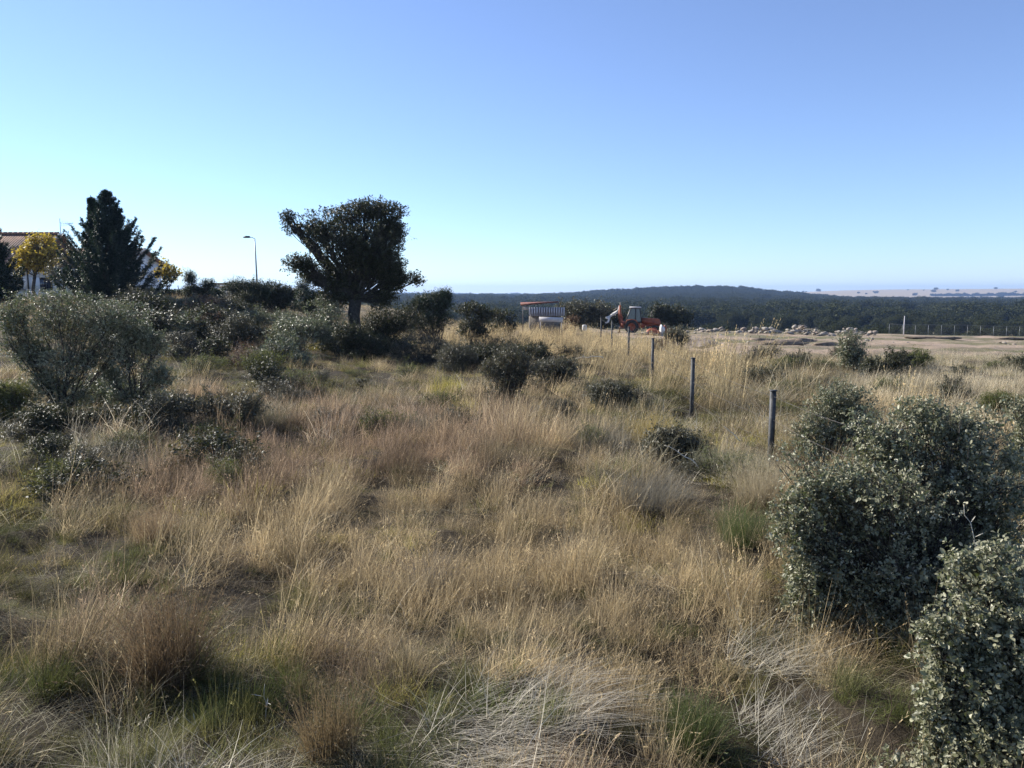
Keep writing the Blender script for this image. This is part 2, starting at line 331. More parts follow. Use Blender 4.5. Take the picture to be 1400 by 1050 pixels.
# ------------------------------------------------------------------ plants
def unit(n):
    v = RNG.normal(size=(n, 3)); return v / np.linalg.norm(v, axis=1)[:, None]
def bez(a, b, bend, n=7):
    a, b = np.array(a, float), np.array(b, float); t = np.linspace(0, 1, n)[:, None]
    L = np.linalg.norm(b - a); m = (a + b) / 2 + np.array(bend) * L
    p = (1 - t) ** 2 * a + 2 * t * (1 - t) * m + t * t * b
    p[1:-1] += RNG.normal(size=(n - 2, 3)) * L * 0.02
    return p
def make_crown(lobes, base, nsprig, leaf, trunk_r, fork=0.25, per=9, gap=0.42, gapf=2.2, up=0.35, shell=0.4, simple=False, slim=0.28, jit=1.0, extra_limbs=0, upright=False, sub=0, stray=.06, shoots=16):
    """lobes: list of (cx,cy,cz,rx,ry,rz) local to base. returns (leaf MB, wood MB)"""
    lf, wd = MB(), MB(); lob = np.array(lobes, float)
    if sub:
        nl = []
        for l in lob:
            for k in range(sub):
                d_ = unit(1)[0] * np.array([1, .9, 1]); q = .62 * RNG.random() ** .4; r_ = RNG.uniform(.38, .62)
                nl.append([*(l[:3] + d_ * l[3:6] * q), *(l[3:6] * r_ * np.array([RNG.uniform(.9, 1.25), 1, RNG.uniform(.75, 1.1)]))])
        lob = np.array(nl)
    vol = (lob[:, 3] * lob[:, 5]) ** 0.8; w = vol / vol.sum(); zt = (lob[:, 2] + lob[:, 5]).max()
    samples = []
    cen = (lob[:, :3] * w[:, None]).sum(0)
    fk = np.array([cen[0] * 0.2, cen[1] * 0.2, zt * fork])
    if fork > 0.05:
        tp = bez((0, 0, -0.15), fk, (RNG.normal() * .05, RNG.normal() * .05, 0), 5); wd.tube(tp, np.linspace(trunk_r * 1.25, trunk_r, 5), 8)
    for li, l in enumerate(lob):
        c = l[:3]; R = l[3:6]
        st = fk if fork > 0.05 else np.array([RNG.normal() * trunk_r * 2.5, RNG.normal() * trunk_r * 2.5, -0.05])
        hor = c - st
        p = bez(st, c + R * (0, 0, 0.2), (hor[0] * -0.10 / (abs(hor).max() + .1), 0, -0.08 if not upright else 0.0), 9)
        r0 = trunk_r * (0.45 + 0.5 * math.sqrt(w[li])) * (.5 if sub else 1); wd.tube(p, np.linspace(r0, r0 * 0.35, 9), 6)
        samples.append(p[5:])
        ns = max(4, int(14 * math.sqrt(w[li] * len(lob))))
        for k in range(ns):
            s0 = p[RNG.integers(3, 9)]; d = unit(1)[0]; d[2] = abs(d[2]) * 0.8 + d[2] * 0.2
            e = c + d * R * RNG.uniform(0.65, 0.95); q = bez(s0, e, (0, 0, -0.06), 6)
            wd.tube(q, np.linspace(r0 * 0.33, r0 * 0.07 + .002, 6), 4, cap=False); samples.append(q[2:])
            for kk in range(2):
                s1 = q[RNG.integers(2, 5)]; e1 = s1 + (unit(1)[0] + np.array([0, 0, .3])) * R.mean() * 0.4
                if (((e1 - c) / R) ** 2).sum() < 1.0:
                    q1 = bez(s1, e1, (0, 0, 0), 4); wd.tube(q1, np.linspace(r0 * .13, r0 * .04 + .002, 4), 3, cap=False); samples.append(q1[1:])
    S = np.concatenate(samples)
    want = nsprig; got = []
    for tries in range(12):
        n = want * 2; li = RNG.choice(len(lob), n, p=w); d = unit(n); u = RNG.random(n)
        r = (1 - shell) * u ** 0.5 + shell
        r = np.where(RNG.random(n) < .2, RNG.random(n) ** .5, r)
        bump = 0.84 + 0.46 * vnoise(d[:, 0] * 3 + li * 7, d[:, 2] * 3 + d[:, 1] * 2, 5)
        pos = lob[li, :3] + d * lob[li, 3:6] * (r * bump)[:, None]
        sr_ = RNG.random(n) < stray; pos = pos + (sr_ * RNG.uniform(.05, .35, n))[:, None] * (d * .6 + np.array([0, 0, .4])) * lob[li, 3:6]
        g = 0.5 * vnoise(pos[:, 0] * gapf + 31, pos[:, 2] * gapf + pos[:, 1] * gapf * .7, 9) + 0.5 * vnoise(pos[:, 1] * gapf, pos[:, 2] * gapf + 11, 19)
        ok = (g > gap * RNG.uniform(0.75, 1.25, n)) & (pos[:, 2] > 0.02)
        got.append((pos[ok], (d[ok])))
        if sum(len(a[0]) for a in got) > want: break
    pos = np.concatenate([a[0] for a in got])[:want]; od = np.concatenate([a[1] for a in got])[:want]
    if shoots:   # long leafy shoots that break the outline
        k_ = RNG.choice(len(pos), min(shoots, len(pos)), replace=False); q0, d0_ = pos[k_], od[k_]; dv = d0_ * .7 + np.array([0, 0, .7]) + unit(len(k_)) * .4; dv /= np.linalg.norm(dv, axis=1)[:, None]
        ln = RNG.uniform(.35, 1.0, len(k_)) * np.median(lob[:, 3]) * 1.1; m_ = 6; tt = np.linspace(.25, 1, m_)[None, :, None]
        sp = (q0[:, None] + dv[:, None] * ln[:, None, None] * tt).reshape(-1, 3); wd.twigs(q0, q0 + dv * ln[:, None], leaf * .07)
        pos = np.concatenate([pos, sp]); od = np.concatenate([od, np.repeat(dv, m_, 0)])
    n = len(pos)
    # nearest wood sample
    near = np.zeros(n, int)
    for i0 in range(0, n, 2000):
        dd = ((pos[i0:i0 + 2000, None, :] - S[None]) ** 2).sum(-1); near[i0:i0 + 2000] = dd.argmin(1)
    D = od * 0.7 + np.array([0, 0, up]) + unit(n) * 0.7; D /= np.linalg.norm(D, axis=1)[:, None]
    sl = leaf * 3.0
    wd.twigs(S[near], pos + D * sl * 0.6, max(leaf * 0.045, 0.0012))
    t = RNG.random((n, per)); a = RNG.random((n, per)) * 2 * PI
    e1 = np.cross(D, np.array([.2, .3, 1.])); e1 /= np.linalg.norm(e1, axis=1)[:, None]; e2 = np.cross(D, e1)
    rad_ = np.cos(a)[..., None] * e1[:, None] + np.sin(a)[..., None] * e2[:, None]
    C = pos[:, None] + D[:, None] * (t * sl)[..., None] + rad_ * leaf * 0.15
    Ad = D[:, None] * 0.55 + rad_ + RNG.normal(size=(n, per, 3)) * 0.35 * jit
    Nn = D[:, None] - rad_ * 0.5 + RNG.normal(size=(n, per, 3)) * 0.45 * jit + np.array([0, 0, .3])
    tn = np.clip(RNG.normal(0.45, 0.22, (n, 1)) + RNG.normal(0, .15, (n, per)), 0, 1)
    Ls = leaf * RNG.uniform(0.65, 1.2, (n, 1)) * RNG.uniform(0.5, 1.25, (n, per))
    lf.leaves(C.reshape(-1, 3), Ad.reshape(-1, 3), Nn.reshape(-1, 3), Ls.ravel(), (Ls * slim).ravel(), tn.ravel(), simple=simple)
    return lf, wd
def plant(name, label, cat, base, lobes, nsprig, leaf, mat, trunk_r=0.03, group=None, bark='bark', depth=None, dk=0.85, sink=0.0, **kw):
    """base = (px, py) on the ground (or px, None with depth); lobes in photograph pixels at that depth (px,py,rx,ry[,depth offset m])"""
    if depth is None: b = G(*base)
    else:
        x = (base[0] - 700) / FPX * depth; b = np.array([x, depth, T(x, depth)])
    sc = b[1] / FPX; L = []
    for l in lobes:
        p = P(l[0], l[1], b[1]) - b
        g_ = kw.get('grow', 1.0); L.append((p[0], (l[4] if len(l) > 4 else RNG.uniform(-.2, .2) * l[2] * sc), max(p[2], 0.1), l[2] * sc * 1.1, l[2] * sc * dk * 1.1, l[3] * sc * 1.08))
    if cat in ('bush', 'shrub') and kw.pop('skirt', True):
        for l in list(L):
            bot = l[2] - l[5]
            if bot > .12:
                hh = bot + l[5] * .3; L.append((l[0] * .88, l[1], hh * .55, l[3] * .9, l[4] * .9, hh * .6))
    kw.setdefault('sub', 4); lf, wd = make_crown(L, b, nsprig, leaf, trunk_r, **kw)
    e = empty(name, (b[0], b[1], b[2] - sink), label, cat, group)
    lf.build('foliage' if cat in ('bush', 'shrub') else 'crown', M[mat], e); wd.build('branches' if cat in ('bush', 'shrub') else 'trunk', M[bark], e)
    return e

OB = 'bush'
# the big holm oak
plant('holm_oak', 'big dark holm oak standing alone against the sky above the meadow', 'tree', (487, 486),
      [(480, 330, 62, 50), (505, 340, 40, 34), (515, 300, 36, 22), (440, 315, 34, 30), (525, 325, 38, 38), (478, 293, 42, 22), (410, 305, 22, 14), (545, 322, 22, 22), (500, 375, 55, 34), (455, 372, 30, 26), (412, 366, 21, 22, -.3), (425, 378, 16, 10, -.2), (395, 299, 10, 9),
       (530, 362, 24, 24), (562, 380, 20, 10, .3), (545, 384, 20, 9, .2), (470, 405, 34, 18), (515, 408, 26, 14), (537, 388, 18, 12), (430, 385, 14, 8)],
      9600, 0.080, 'oaktree', 0.26, fork=0.36, per=7, shoots=40, gap=0.43, gapf=1.7, slim=0.36, shell=0.35, sub=4)
plant('holm_oak_bush', 'grey green holm oak bush leaning against the trunk of the big tree', OB, (470, 486), [(452, 432, 26, 26), (440, 458, 26, 20), (468, 462, 20, 18)], 1500, 0.08, 'oak', 0.05, fork=0, gap=.35, simple=True)
plant('dark_bush', 'dark shaded bush right of the foot of the big tree', OB, (525, 482), [(528, 448, 34, 28), (545, 442, 26, 20), (508, 466, 24, 18), (486, 472, 18, 12, -.9)], 2600, 0.08, 'oaktree', 0.05, fork=0, gap=.3, simple=True)
plant('holm_oak_bush', 'rounded grey holm oak bush in front and left of the big tree', OB, (412, 480), [(412, 450, 40, 26), (390, 458, 26, 18), (440, 455, 24, 20)], 1900, 0.07, 'oak', 0.04, fork=0, gap=.35, simple=True)
plant('scrub_bush', 'brownish scrub bush below the street lamp', OB, (352, 474), [(350, 456, 30, 18), (330, 448, 20, 16)], 1200, 0.06, 'scrub', 0.03, fork=0, gap=.4, simple=True)
plant('scrub_bush', 'small olive scrub bush below the pale outbuilding', OB, (303, 460), [(303, 440, 26, 18), (285, 436, 18, 16)], 1000, 0.065, 'scrub', 0.03, fork=0, gap=.35, simple=True)
plant('scrub_bush', 'low brown scrub in front of the clipped hedge', OB, (236, 452), [(236, 442, 22, 10), (258, 446, 16, 9)], 600, 0.06, 'scrub', 0.03, fork=0, simple=True)
# left foreground oaks
plant('holm_oak_shrub', 'largest open holm oak shrub at the left, its trunk forked and sky lit leaves', OB, (84, 585),
      [(72, 438, 66, 34), (145, 436, 50, 30), (28, 462, 36, 36), (105, 476, 58, 36), (90, 412, 54, 16), (50, 500, 34, 24), (170, 455, 28, 22), (20, 430, 30, 24), (70, 530, 40, 24), (30, 545, 34, 24), (110, 550, 34, 20)],
      7000, 0.040, 'oak', 0.05, skirt=False, fork=0.1, per=8, gap=0.42, gapf=2.4, dk=.8)
plant('holm_oak_shrub', 'smaller crooked holm oak shrub right of the largest left shrub', OB, (186, 580),
      [(192, 488, 36, 26), (220, 510, 22, 24), (160, 512, 24, 20), (205, 465, 22, 14), (170, 540, 28, 16), (205, 545, 24, 18)],
      2300, 0.040, 'oak', 0.045, skirt=False, fork=0.18, per=8, gap=0.44, gapf=3)
plant('broom_bush', 'green broom bush at the left edge below the holm oak shrub', OB, (14, 590), [(12, 548, 30, 22), (-10, 555, 26, 24)], 2200, 0.05, 'broom', 0.02, fork=0, slim=.1, up=1.2, gap=.25)
# middle bushes
plant('scrub_bush', 'dark olive bush at the edge of the meadow right of the big tree', OB, (582, 504), [(585, 476, 34, 22), (560, 482, 22, 16), (610, 482, 18, 16)], 1700, 0.055, 'scrub', 0.03, fork=0, gap=.38, simple=True)
plant('dark_bush', 'dense dark bush standing in the golden grass, left of its twin', OB, (665, 508), [(662, 482, 26, 18), (642, 488, 16, 14)], 1500, 0.055, 'oaktree', 0.03, fork=0, gap=.3, simple=True)
plant('dark_bush', 'dense dark bush standing in the golden grass, right of its twin', OB, (722, 510), [(718, 484, 30, 18), (745, 490, 14, 14)], 1500, 0.055, 'oaktree', 0.03, fork=0, gap=.3, simple=True)
plant('twiggy_bush', 'round twiggy oak bush with fanned dark stems in the middle of the meadow', OB, (698, 562), [(698, 512, 36, 34), (675, 505, 20, 22), (722, 508, 20, 24), (697, 485, 24, 14)], 2100, 0.042, 'scrub', 0.03, fork=0, per=7, gap=.42, slim=.22, upright=True)
plant('scrub_bush', 'small round dark scrub clump in the grass left of the grey scrub', OB, (243, 492), [(243, 482, 13, 8)], 350, 0.05, 'scrub', 0.02, fork=0)
# right foreground
plant('holm_oak_bush', 'round holm oak bush right of the nearest fence post', OB, (1150, 640), [(1140, 560, 46, 38), (1175, 570, 28, 32), (1108, 585, 28, 30), (1150, 600, 40, 30)], 3400, 0.033, 'oak', 0.03, fork=0, per=9, gap=.36, gapf=3, sub=5, shoots=50)
plant('holm_oak_bush', 'largest silvery holm oak bush filling the right foreground', OB, (1235, 872),
      [(1240, 690, 110, 84), (1145, 670, 66, 66, .1), (1325, 655, 84, 60, .25), (1370, 740, 74, 90, .3), (1180, 770, 74, 60, -.1), (1290, 800, 84, 60, -.15), (1240, 610, 60, 36, .3), (1300, 585, 44, 24, .4), (1120, 740, 46, 50), (1370, 610, 50, 34, .5), (1215, 840, 54, 36, -.1), (1400, 680, 60, 70, .3), (1095, 700, 34, 60), (1110, 790, 30, 36), (1390, 850, 60, 60, -.1), (1310, 850, 60, 46, -.2), (1340, 900, 50, 30, -.3), (1160, 820, 40, 40)],
      15500, 0.031, 'oak', 0.035, fork=0, per=9, gap=.36, gapf=5, dk=.9, slim=.30, sub=6, stray=.18, shoots=110)
plant('holm_oak_bush', 'nearest holm oak bush in the bottom right corner with large pale leaves', OB, (1390, 1110),
      [(1385, 890, 74, 66), (1320, 975, 46, 60), (1345, 920, 40, 40), (1400, 990, 80, 66), (1340, 1040, 52, 44), (1430, 900, 50, 70), (1400, 815, 70, 50, .3), (1350, 850, 44, 30, .1), (1300, 880, 30, 24, .1), (1270, 1060, 50, 30)],
      6500, 0.031, 'oak', 0.03, fork=0, per=9, gap=.36, gapf=6, dk=.9, slim=.3, sub=6, stray=.2, shoots=80)
plant('holm_oak_bush', 'holm oak sprigs poking in at the right edge above the largest bush', OB, (1440, 690),
      [(1398, 566, 20, 24), (1425, 600, 36, 50)], 1100, 0.04, 'oak', 0.03, fork=0, per=9, gap=.33, gapf=4)
plant('holm_oak_shrub', 'upright green oak shrub at the near edge of the dirt field', OB, (1168, 508), [(1163, 470, 17, 18), (1170, 486, 17, 16), (1155, 485, 10, 12)], 900, 0.07, 'oak', 0.04, fork=0, gap=.36, simple=True)
plant('dark_bush', 'wide low dark bush right of the upright green shrub', OB, (1212, 520), [(1212, 500, 22, 14), (1195, 504, 14, 12), (1228, 492, 16, 14)], 1000, 0.065, 'oaktree', 0.04, fork=0, gap=.3, simple=True)
plant('broom_bush', 'yellowish bush touching the right side of the wide dark bush', OB, (1252, 508), [(1250, 494, 14, 12)], 450, 0.07, 'broom', 0.03, fork=0, gap=.3, slim=.15, simple=True)
plant('dark_bush', 'small dark bush half sunk in the pale grass of the right field', OB, (1303, 551), [(1302, 539, 20, 8)], 500, 0.05, 'oaktree', 0.02, fork=0, gap=.3, simple=True)
plant('broom_bush', 'bright green broom tuft in the pale grass near the right edge', OB, (1362, 575), [(1362, 556, 24, 14)], 900, 0.06, 'broom', 0.02, fork=0, slim=.08, up=1.3, gap=.25)
plant('scrub_bush', 'dark olive bush right of the orange and white rubbish', OB, (922, 482), [(924, 463, 15, 13), (935, 470, 10, 9)], 600, 0.08, 'scrub', 0.03, fork=0, gap=.3, simple=True)
plant('scrub_bush', 'brown scrub patch on the slope before the dirt field', OB, (1050, 496), [(1048, 484, 18, 8), (1030, 488, 12, 6)], 500, 0.06, 'scrub', 0.03, fork=0, gap=.35, simple=True)
plant('scrub_bush', 'greyish scrub patch below the rubble piles', OB, (1095, 506), [(1095, 496, 22, 8)], 500, 0.06, 'scrub', 0.03, fork=0, gap=.35, simple=True)
# small scrub clumps: a few shared forms set out over the meadow
def clumps():
    forms = {}
    for nm, mat, sl, up in (('grey', 'scrub', .14, .8), ('broom', 'broom', .10, 1.2), ('dark', 'oaktree', .3, .4), ('russet', 'rust', .14, 1.0), ('oak', 'oak', .28, .4)):
        for v in range(2):
            L = [(RNG.uniform(-.25, .25), RNG.uniform(-.25, .25), RNG.uniform(.18, .38), RNG.uniform(.22, .4), RNG.uniform(.22, .4), RNG.uniform(.18, .34)) for _ in range(4)]
            lf, wd = make_crown(L, None, 420, .055, .012, fork=0, per=8, gap=.3, gapf=4, slim=sl, up=up, simple=True); forms[nm, v] = (lf.mesh('foliage', M[mat]), wd.mesh('branches', M['bark']))
    LB = dict(grey='greyish low scrub clump', broom='yellow green low broom clump', dark='dark low scrub clump', russet='russet low scrub clump', oak='seedling holm oak with grey green leaves')
    Z = (('on the grassy rise left of the big tree', 130, 430, 445, 560, 40, ('grey', 'grey', 'broom', 'dark', 'russet', 'oak', 'broom'), (.7, 1.5)), ('between the middle bush and the fence', 740, 1010, 500, 690, 7, ('grey', 'broom', 'grey', 'grey'), (.5, .9)),
         ('in the meadow before the big tree', 430, 640, 505, 600, 14, ('broom', 'dark', 'grey', 'broom'), (.4, .9)), ('in the pale grass of the right field', 1030, 1400, 486, 560, 18, ('grey', 'dark', 'broom', 'grey'), (.6, 1.2)),
         ('in the golden grass along the fence', 620, 920, 448, 500, 14, ('grey', 'dark', 'russet', 'grey'), (.7, 1.4)), ('in the shade below the left holm oak shrubs', 0, 400, 590, 680, 14, ('dark', 'grey', 'grey', 'broom'), (.5, 1.0)),
         ('in the grass before the left tree row', 150, 480, 420, 460, 40, ('grey', 'oak', 'russet', 'grey', 'dark', 'dark'), (1.1, 1.9)))
    for where, x0, x1, y0, y1, n, kinds, sr in Z:
        for i in range(n):
            g = G(random.uniform(x0, x1), random.uniform(y0, y1)); k = random.choice(kinds); v = random.randint(0, 1); s = random.uniform(*sr)
            e = empty('low_shrub', (g[0], g[1], g[2] - .03), LB[k] + ' ' + where, 'shrub', LB[k] + 's ' + where, random.uniform(0, 6.28)); e.scale = (s * random.uniform(.9, 1.6), s, s * random.uniform(.6, 1.1))
            for nm, me in zip(('foliage', 'branches'), forms[k, v]): c = bpy.data.objects.new(nm, me); COL.objects.link(c); c.parent = e
clumps()
plant('dark_bush', 'dark bush directly in front of the trunk of the big tree', OB, (494, 494), [(494, 464, 30, 18), (478, 452, 20, 18), (512, 474, 22, 14)], 2200, 0.07, 'oaktree', 0.04, fork=0, gap=.3, simple=True)
for lab, bx, by, lb, mt in (('ragged low olive scrub between the dark olive bush and the dense dark twins', 625, 512, [(622, 486, 26, 14), (640, 496, 20, 10)], 'scrub'), ('ragged scrub in front of the right dense dark bush', 752, 535, [(752, 508, 30, 16), (772, 518, 22, 12)], 'scrub'),
        ('long dark scrub in the golden grass behind the twiggy bush', 690, 498, [(640, 478, 24, 12), (690, 474, 34, 14), (740, 476, 28, 12), (780, 482, 22, 10)], 'oaktree'), ('grey scrub patch left of the second fence post', 845, 560, [(840, 536, 30, 14), (868, 545, 24, 12)], 'scrub'),
        ('dark scrub shading the bank below the second fence post', 925, 640, [(905, 612, 34, 16), (945, 618, 26, 14)], 'scrub'), ('brownish scrub under the crooked left holm oak shrub', 245, 590, [(240, 560, 44, 18), (290, 566, 34, 16), (330, 560, 30, 16)], 'scrub'),
        ('added dark growth deepening the shade at the foot of the largest left shrub', 100, 600, [(60, 575, 44, 16), (120, 578, 44, 16), (165, 580, 30, 14)], 'oaktree'), ('scrub hanging over the golden grass left of the shed', 560, 470, [(560, 452, 26, 14), (590, 456, 22, 10)], 'oaktree')):  # growth at the left shrub's foot is added to darken the shade there
    plant('ragged_scrub', lab, OB, (bx, by), lb, 1500, 0.055, mt, 0.02, fork=0, gap=.36, simple=True, slim=.18, up=.7, shoots=45)
# behind the meadow
plant('juniper', 'dark juniper with a tall spike, right of the big tree', 'tree', (597, 0), [(590, 418, 30, 16), (570, 424, 16, 14), (610, 415, 14, 18), (608, 400, 5, 9), (585, 436, 36, 14)], 2600, 0.11, 'juniper', 0.08, depth=44, fork=0, slim=.14, up=1.0, gap=.25, simple=True)
plant('dark_bush', 'dark bush right of the tall juniper', OB, (640, 0), [(640, 428, 22, 10), (662, 432, 16, 8)], 1000, 0.12, 'oaktree', 0.05, depth=50, fork=0, gap=.3, simple=True)
plant('dark_bush', 'dark bush directly left of the shed', OB, (686, 0), [(684, 432, 18, 8)], 600, 0.14, 'oaktree', 0.05, depth=58, fork=0, gap=.3, simple=True)
plant('oak_tree', 'olive green oak beside the right end of the shed', 'tree', (795, 0), [(790, 425, 26, 13), (775, 430, 15, 10), (812, 427, 18, 11), (800, 437, 22, 9)], 1900, 0.2, 'scrub', 0.15, depth=82, fork=.15, gap=.3, simple=True)
plant('russet_shrub', 'rust red shrub at the right end of the shed', OB, (783, 0), [(782, 440, 9, 6)], 380, 0.1, 'rust', 0.05, depth=70, fork=0, simple=True)
plant('oak_tree', 'dark oak right behind the digger bonnet', 'tree', (915, 0), [(915, 430, 16, 12), (930, 434, 14, 10), (900, 428, 10, 8)], 1100, 0.25, 'oaktree', 0.15, depth=100, fork=.1, gap=.3, simple=True)
plant('oak_tree', 'broad dark oak behind the digger arm', 'tree', (825, 0), [(825, 432, 22, 12), (842, 436, 14, 9)], 1000, 0.25, 'oaktree', 0.15, depth=98, fork=.1, gap=.3, simple=True)
# left tree row
plant('juniper', 'small dark juniper with a pointed left tip by the pale outbuilding', 'tree', (270, 0), [(268, 398, 17, 12), (259, 386, 6, 13), (282, 392, 10, 8), (270, 412, 24, 12)], 1900, 0.10, 'juniper', 0.08, depth=47, fork=0, slim=.14, up=.9, gap=.22, simple=True)
plant('juniper', 'wide dark juniper below the street lamp', 'tree', (335, 0), [(330, 402, 26, 13), (318, 396, 16, 8), (350, 398, 18, 13), (335, 418, 34, 13)], 2800, 0.10, 'juniper', 0.1, depth=46, fork=0, slim=.14, up=.8, gap=.22, simple=True)
plant('oak_tree', 'grey leaved round tree between the lamp and the big oak', 'tree', (382, 0), [(378, 396, 26, 15), (395, 405, 16, 12), (360, 404, 16, 14), (380, 416, 30, 12)], 2000, 0.10, 'oaktree', 0.12, depth=48, fork=.1, gap=.3, simple=True)
plant('juniper', 'dark evergreen just left of the big oak trunk', 'tree', (430, 0), [(428, 408, 18, 12), (412, 396, 9, 12), (440, 415, 18, 12), (425, 424, 26, 10)], 1900, 0.10, 'juniper', 0.1, depth=45, fork=0, slim=.14, up=.8, gap=.22, simple=True)
plant('maple_tree', 'bright yellow autumn tree in front of the white house', 'tree', (52, 0), [(52, 347, 25, 18), (38, 352, 14, 13), (66, 345, 12, 12), (55, 362, 18, 12), (28, 365, 9, 8), (50, 335, 16, 8)], 700, 0.17, 'yellow', 0.10, depth=52, fork=.4, per=6, gap=.5, slim=.4, simple=True)
plant('maple_tree', 'small yellow tree beyond the hedge, right of the second house', 'tree', (231, 0), [(229, 373, 9, 9), (239, 376, 8, 6), (222, 378, 7, 6), (230, 365, 5, 6)], 170, 0.17, 'yellow', 0.06, depth=62, fork=.45, per=6, gap=.38, slim=.4, simple=True)
plant('bare_tree', 'thin half bare tree between the yellow tree and the conifer', 'tree', (92, 0), [(88, 368, 20, 22), (100, 350, 12, 14), (75, 378, 10, 12)], 420, 0.12, 'scrub', 0.09, depth=49, fork=.25, per=5, gap=.4, simple=True)

def conifer(label, px, d, top, width, nlev, seed, twin=False):
    rg = np.random.default_rng(seed); x = (px - 700) / FPX * d; b = np.array([x, d, T(x, d)])
    H = P(px, top, d)[2] - b[2]; Wd = width / 2 * d / FPX
    lf, wd = MB(), MB()
    leaders = [(0, H, 1.0)] + ([(-0.85, H * .97 - .15, 0.3)] if twin else [])
    for lx, h, wk in leaders:
        wd.tube(bez((0, 0, -.2), (lx, 0, h), (0.02 * lx, 0, 0), 9), np.linspace(0.2, 0.015, 9), 8)
        for k in range(int(nlev * (1 if wk == 1 else .4))):
            f = (math.floor(rg.uniform(0, 15)) / 15 + rg.normal() * .012 + .02) if wk == 1 else rg.uniform(0.62, .985)
            f = min(max(f, .02), .985); z = f * h; prof = (1 - f) ** 1.12 * (1.0 if f > .15 else .9) * rg.choice([.5, .75, 1.0, 1.16], p=[.25, .35, .27, .13]) + 0.03
            L = Wd * prof * 1.05 * (1 if wk == 1 else .45); a = rg.uniform(0, 2 * PI); rise = 0.15 + .5 * f
            s0 = np.array([lx * f, 0, z * .97]); e = s0 + np.array([math.cos(a) * L, math.sin(a) * L, L * rise])
            n = max(4, int(L / .22)); t = np.linspace(0, 1, n + 1)[:, None]
            p = s0 + (e - s0) * t + np.array([0, 0, -1]) * (L * .22 * np.sin(t * PI) ** 1.0) + np.array([0, 0, .28 * L]) * t ** 3
            wd.tube(p, np.linspace(.028, .006, n + 1), 3, cap=False)
            m = int(10 + L * 34); tt = rg.uniform(.12, 1, m) ** .6; idx = tt * n; i0 = np.minimum(idx.astype(int), n - 1)
            q = p[i0] + (p[i0 + 1] - p[i0]) * (idx - i0)[:, None]
            dr = (e - s0) / (np.linalg.norm(e - s0)); sd = np.array([-dr[1], dr[0], 0]); sg = rg.choice([-1, 1], m)[:, None]
            tl = (0.10 + .20 * L * (1 - tt))[:, None] * rg.uniform(.5, 1.2, (m, 1))
            td = dr * .75 + sd * sg * .8 + rg.normal(size=(m, 3)) * .25 + np.array([0, 0, .12]); td /= np.linalg.norm(td, axis=1)[:, None]
            w_ = 7; tu = np.linspace(.1, 1, w_)[None, :, None]
            C = (q[:, None] + td[:, None] * tl[:, None] * tu).reshape(-1, 3)
            A = (td[:, None] * .8 + rg.normal(size=(m, w_, 3)) * .5).reshape(-1, 3)
            lf.leaves(C, A, rg.normal(size=(m * w_, 3)) + np.array([0, 0, .6]), rg.uniform(.09, .19, m * w_), .017, np.repeat(np.clip(rg.normal(.4, .2, m), 0, 1), w_), simple=True)
    e = empty('conifer', b, label, 'tree'); lf.build('crown', M['conifer'], e); wd.build('trunk', M['bark'], e); return e
conifer('tall dark conifer with a double tip, right of the white house', 157, 43, 258, 146, 340, 5, True)
conifer('dark conifer cut off by the left edge in front of the house', -3, 41, 286, 80, 200, 9)

def hedge():
    x0, x1 = (150 - 700) / FPX * 52, (308 - 700) / FPX * 52; y = 52
    lf, wd = MB(), MB(); n = 16000; xm = (x0 + x1) / 2; zg = T(xm, y)
    X = RNG.uniform(x0, x1, n); f = RNG.random(n); Zt = P(240, 396, y)[2] + .15 * (fbm(X * 2, X * 0, 3, 3) - .5) * 2
    Z = zg - .1 + (Zt - zg + .1) * f ** .7; Y = y + RNG.uniform(-.45, .45, n)
    lf.leaves(np.stack([X - xm, Y - y, Z - zg], 1), unit(n) + np.array([0, 0, .5]), unit(n), RNG.uniform(.08, .2, n), .03, RNG.uniform(0, 1, n), simple=True)
    for xx in np.arange(x0, x1, .6): wd.tube(bez((xx - xm, 0, -.2), (xx - xm, 0, 1.2), (.05, .05, 0), 4), .025, 4)
    e = empty('clipped_hedge', (xm, y, zg), 'long dark clipped hedge between the conifer and the pale outbuilding', 'hedge')
    lf.build('foliage', M['juniper'], e); wd.build('stems', M['bark'], e)
hedge()

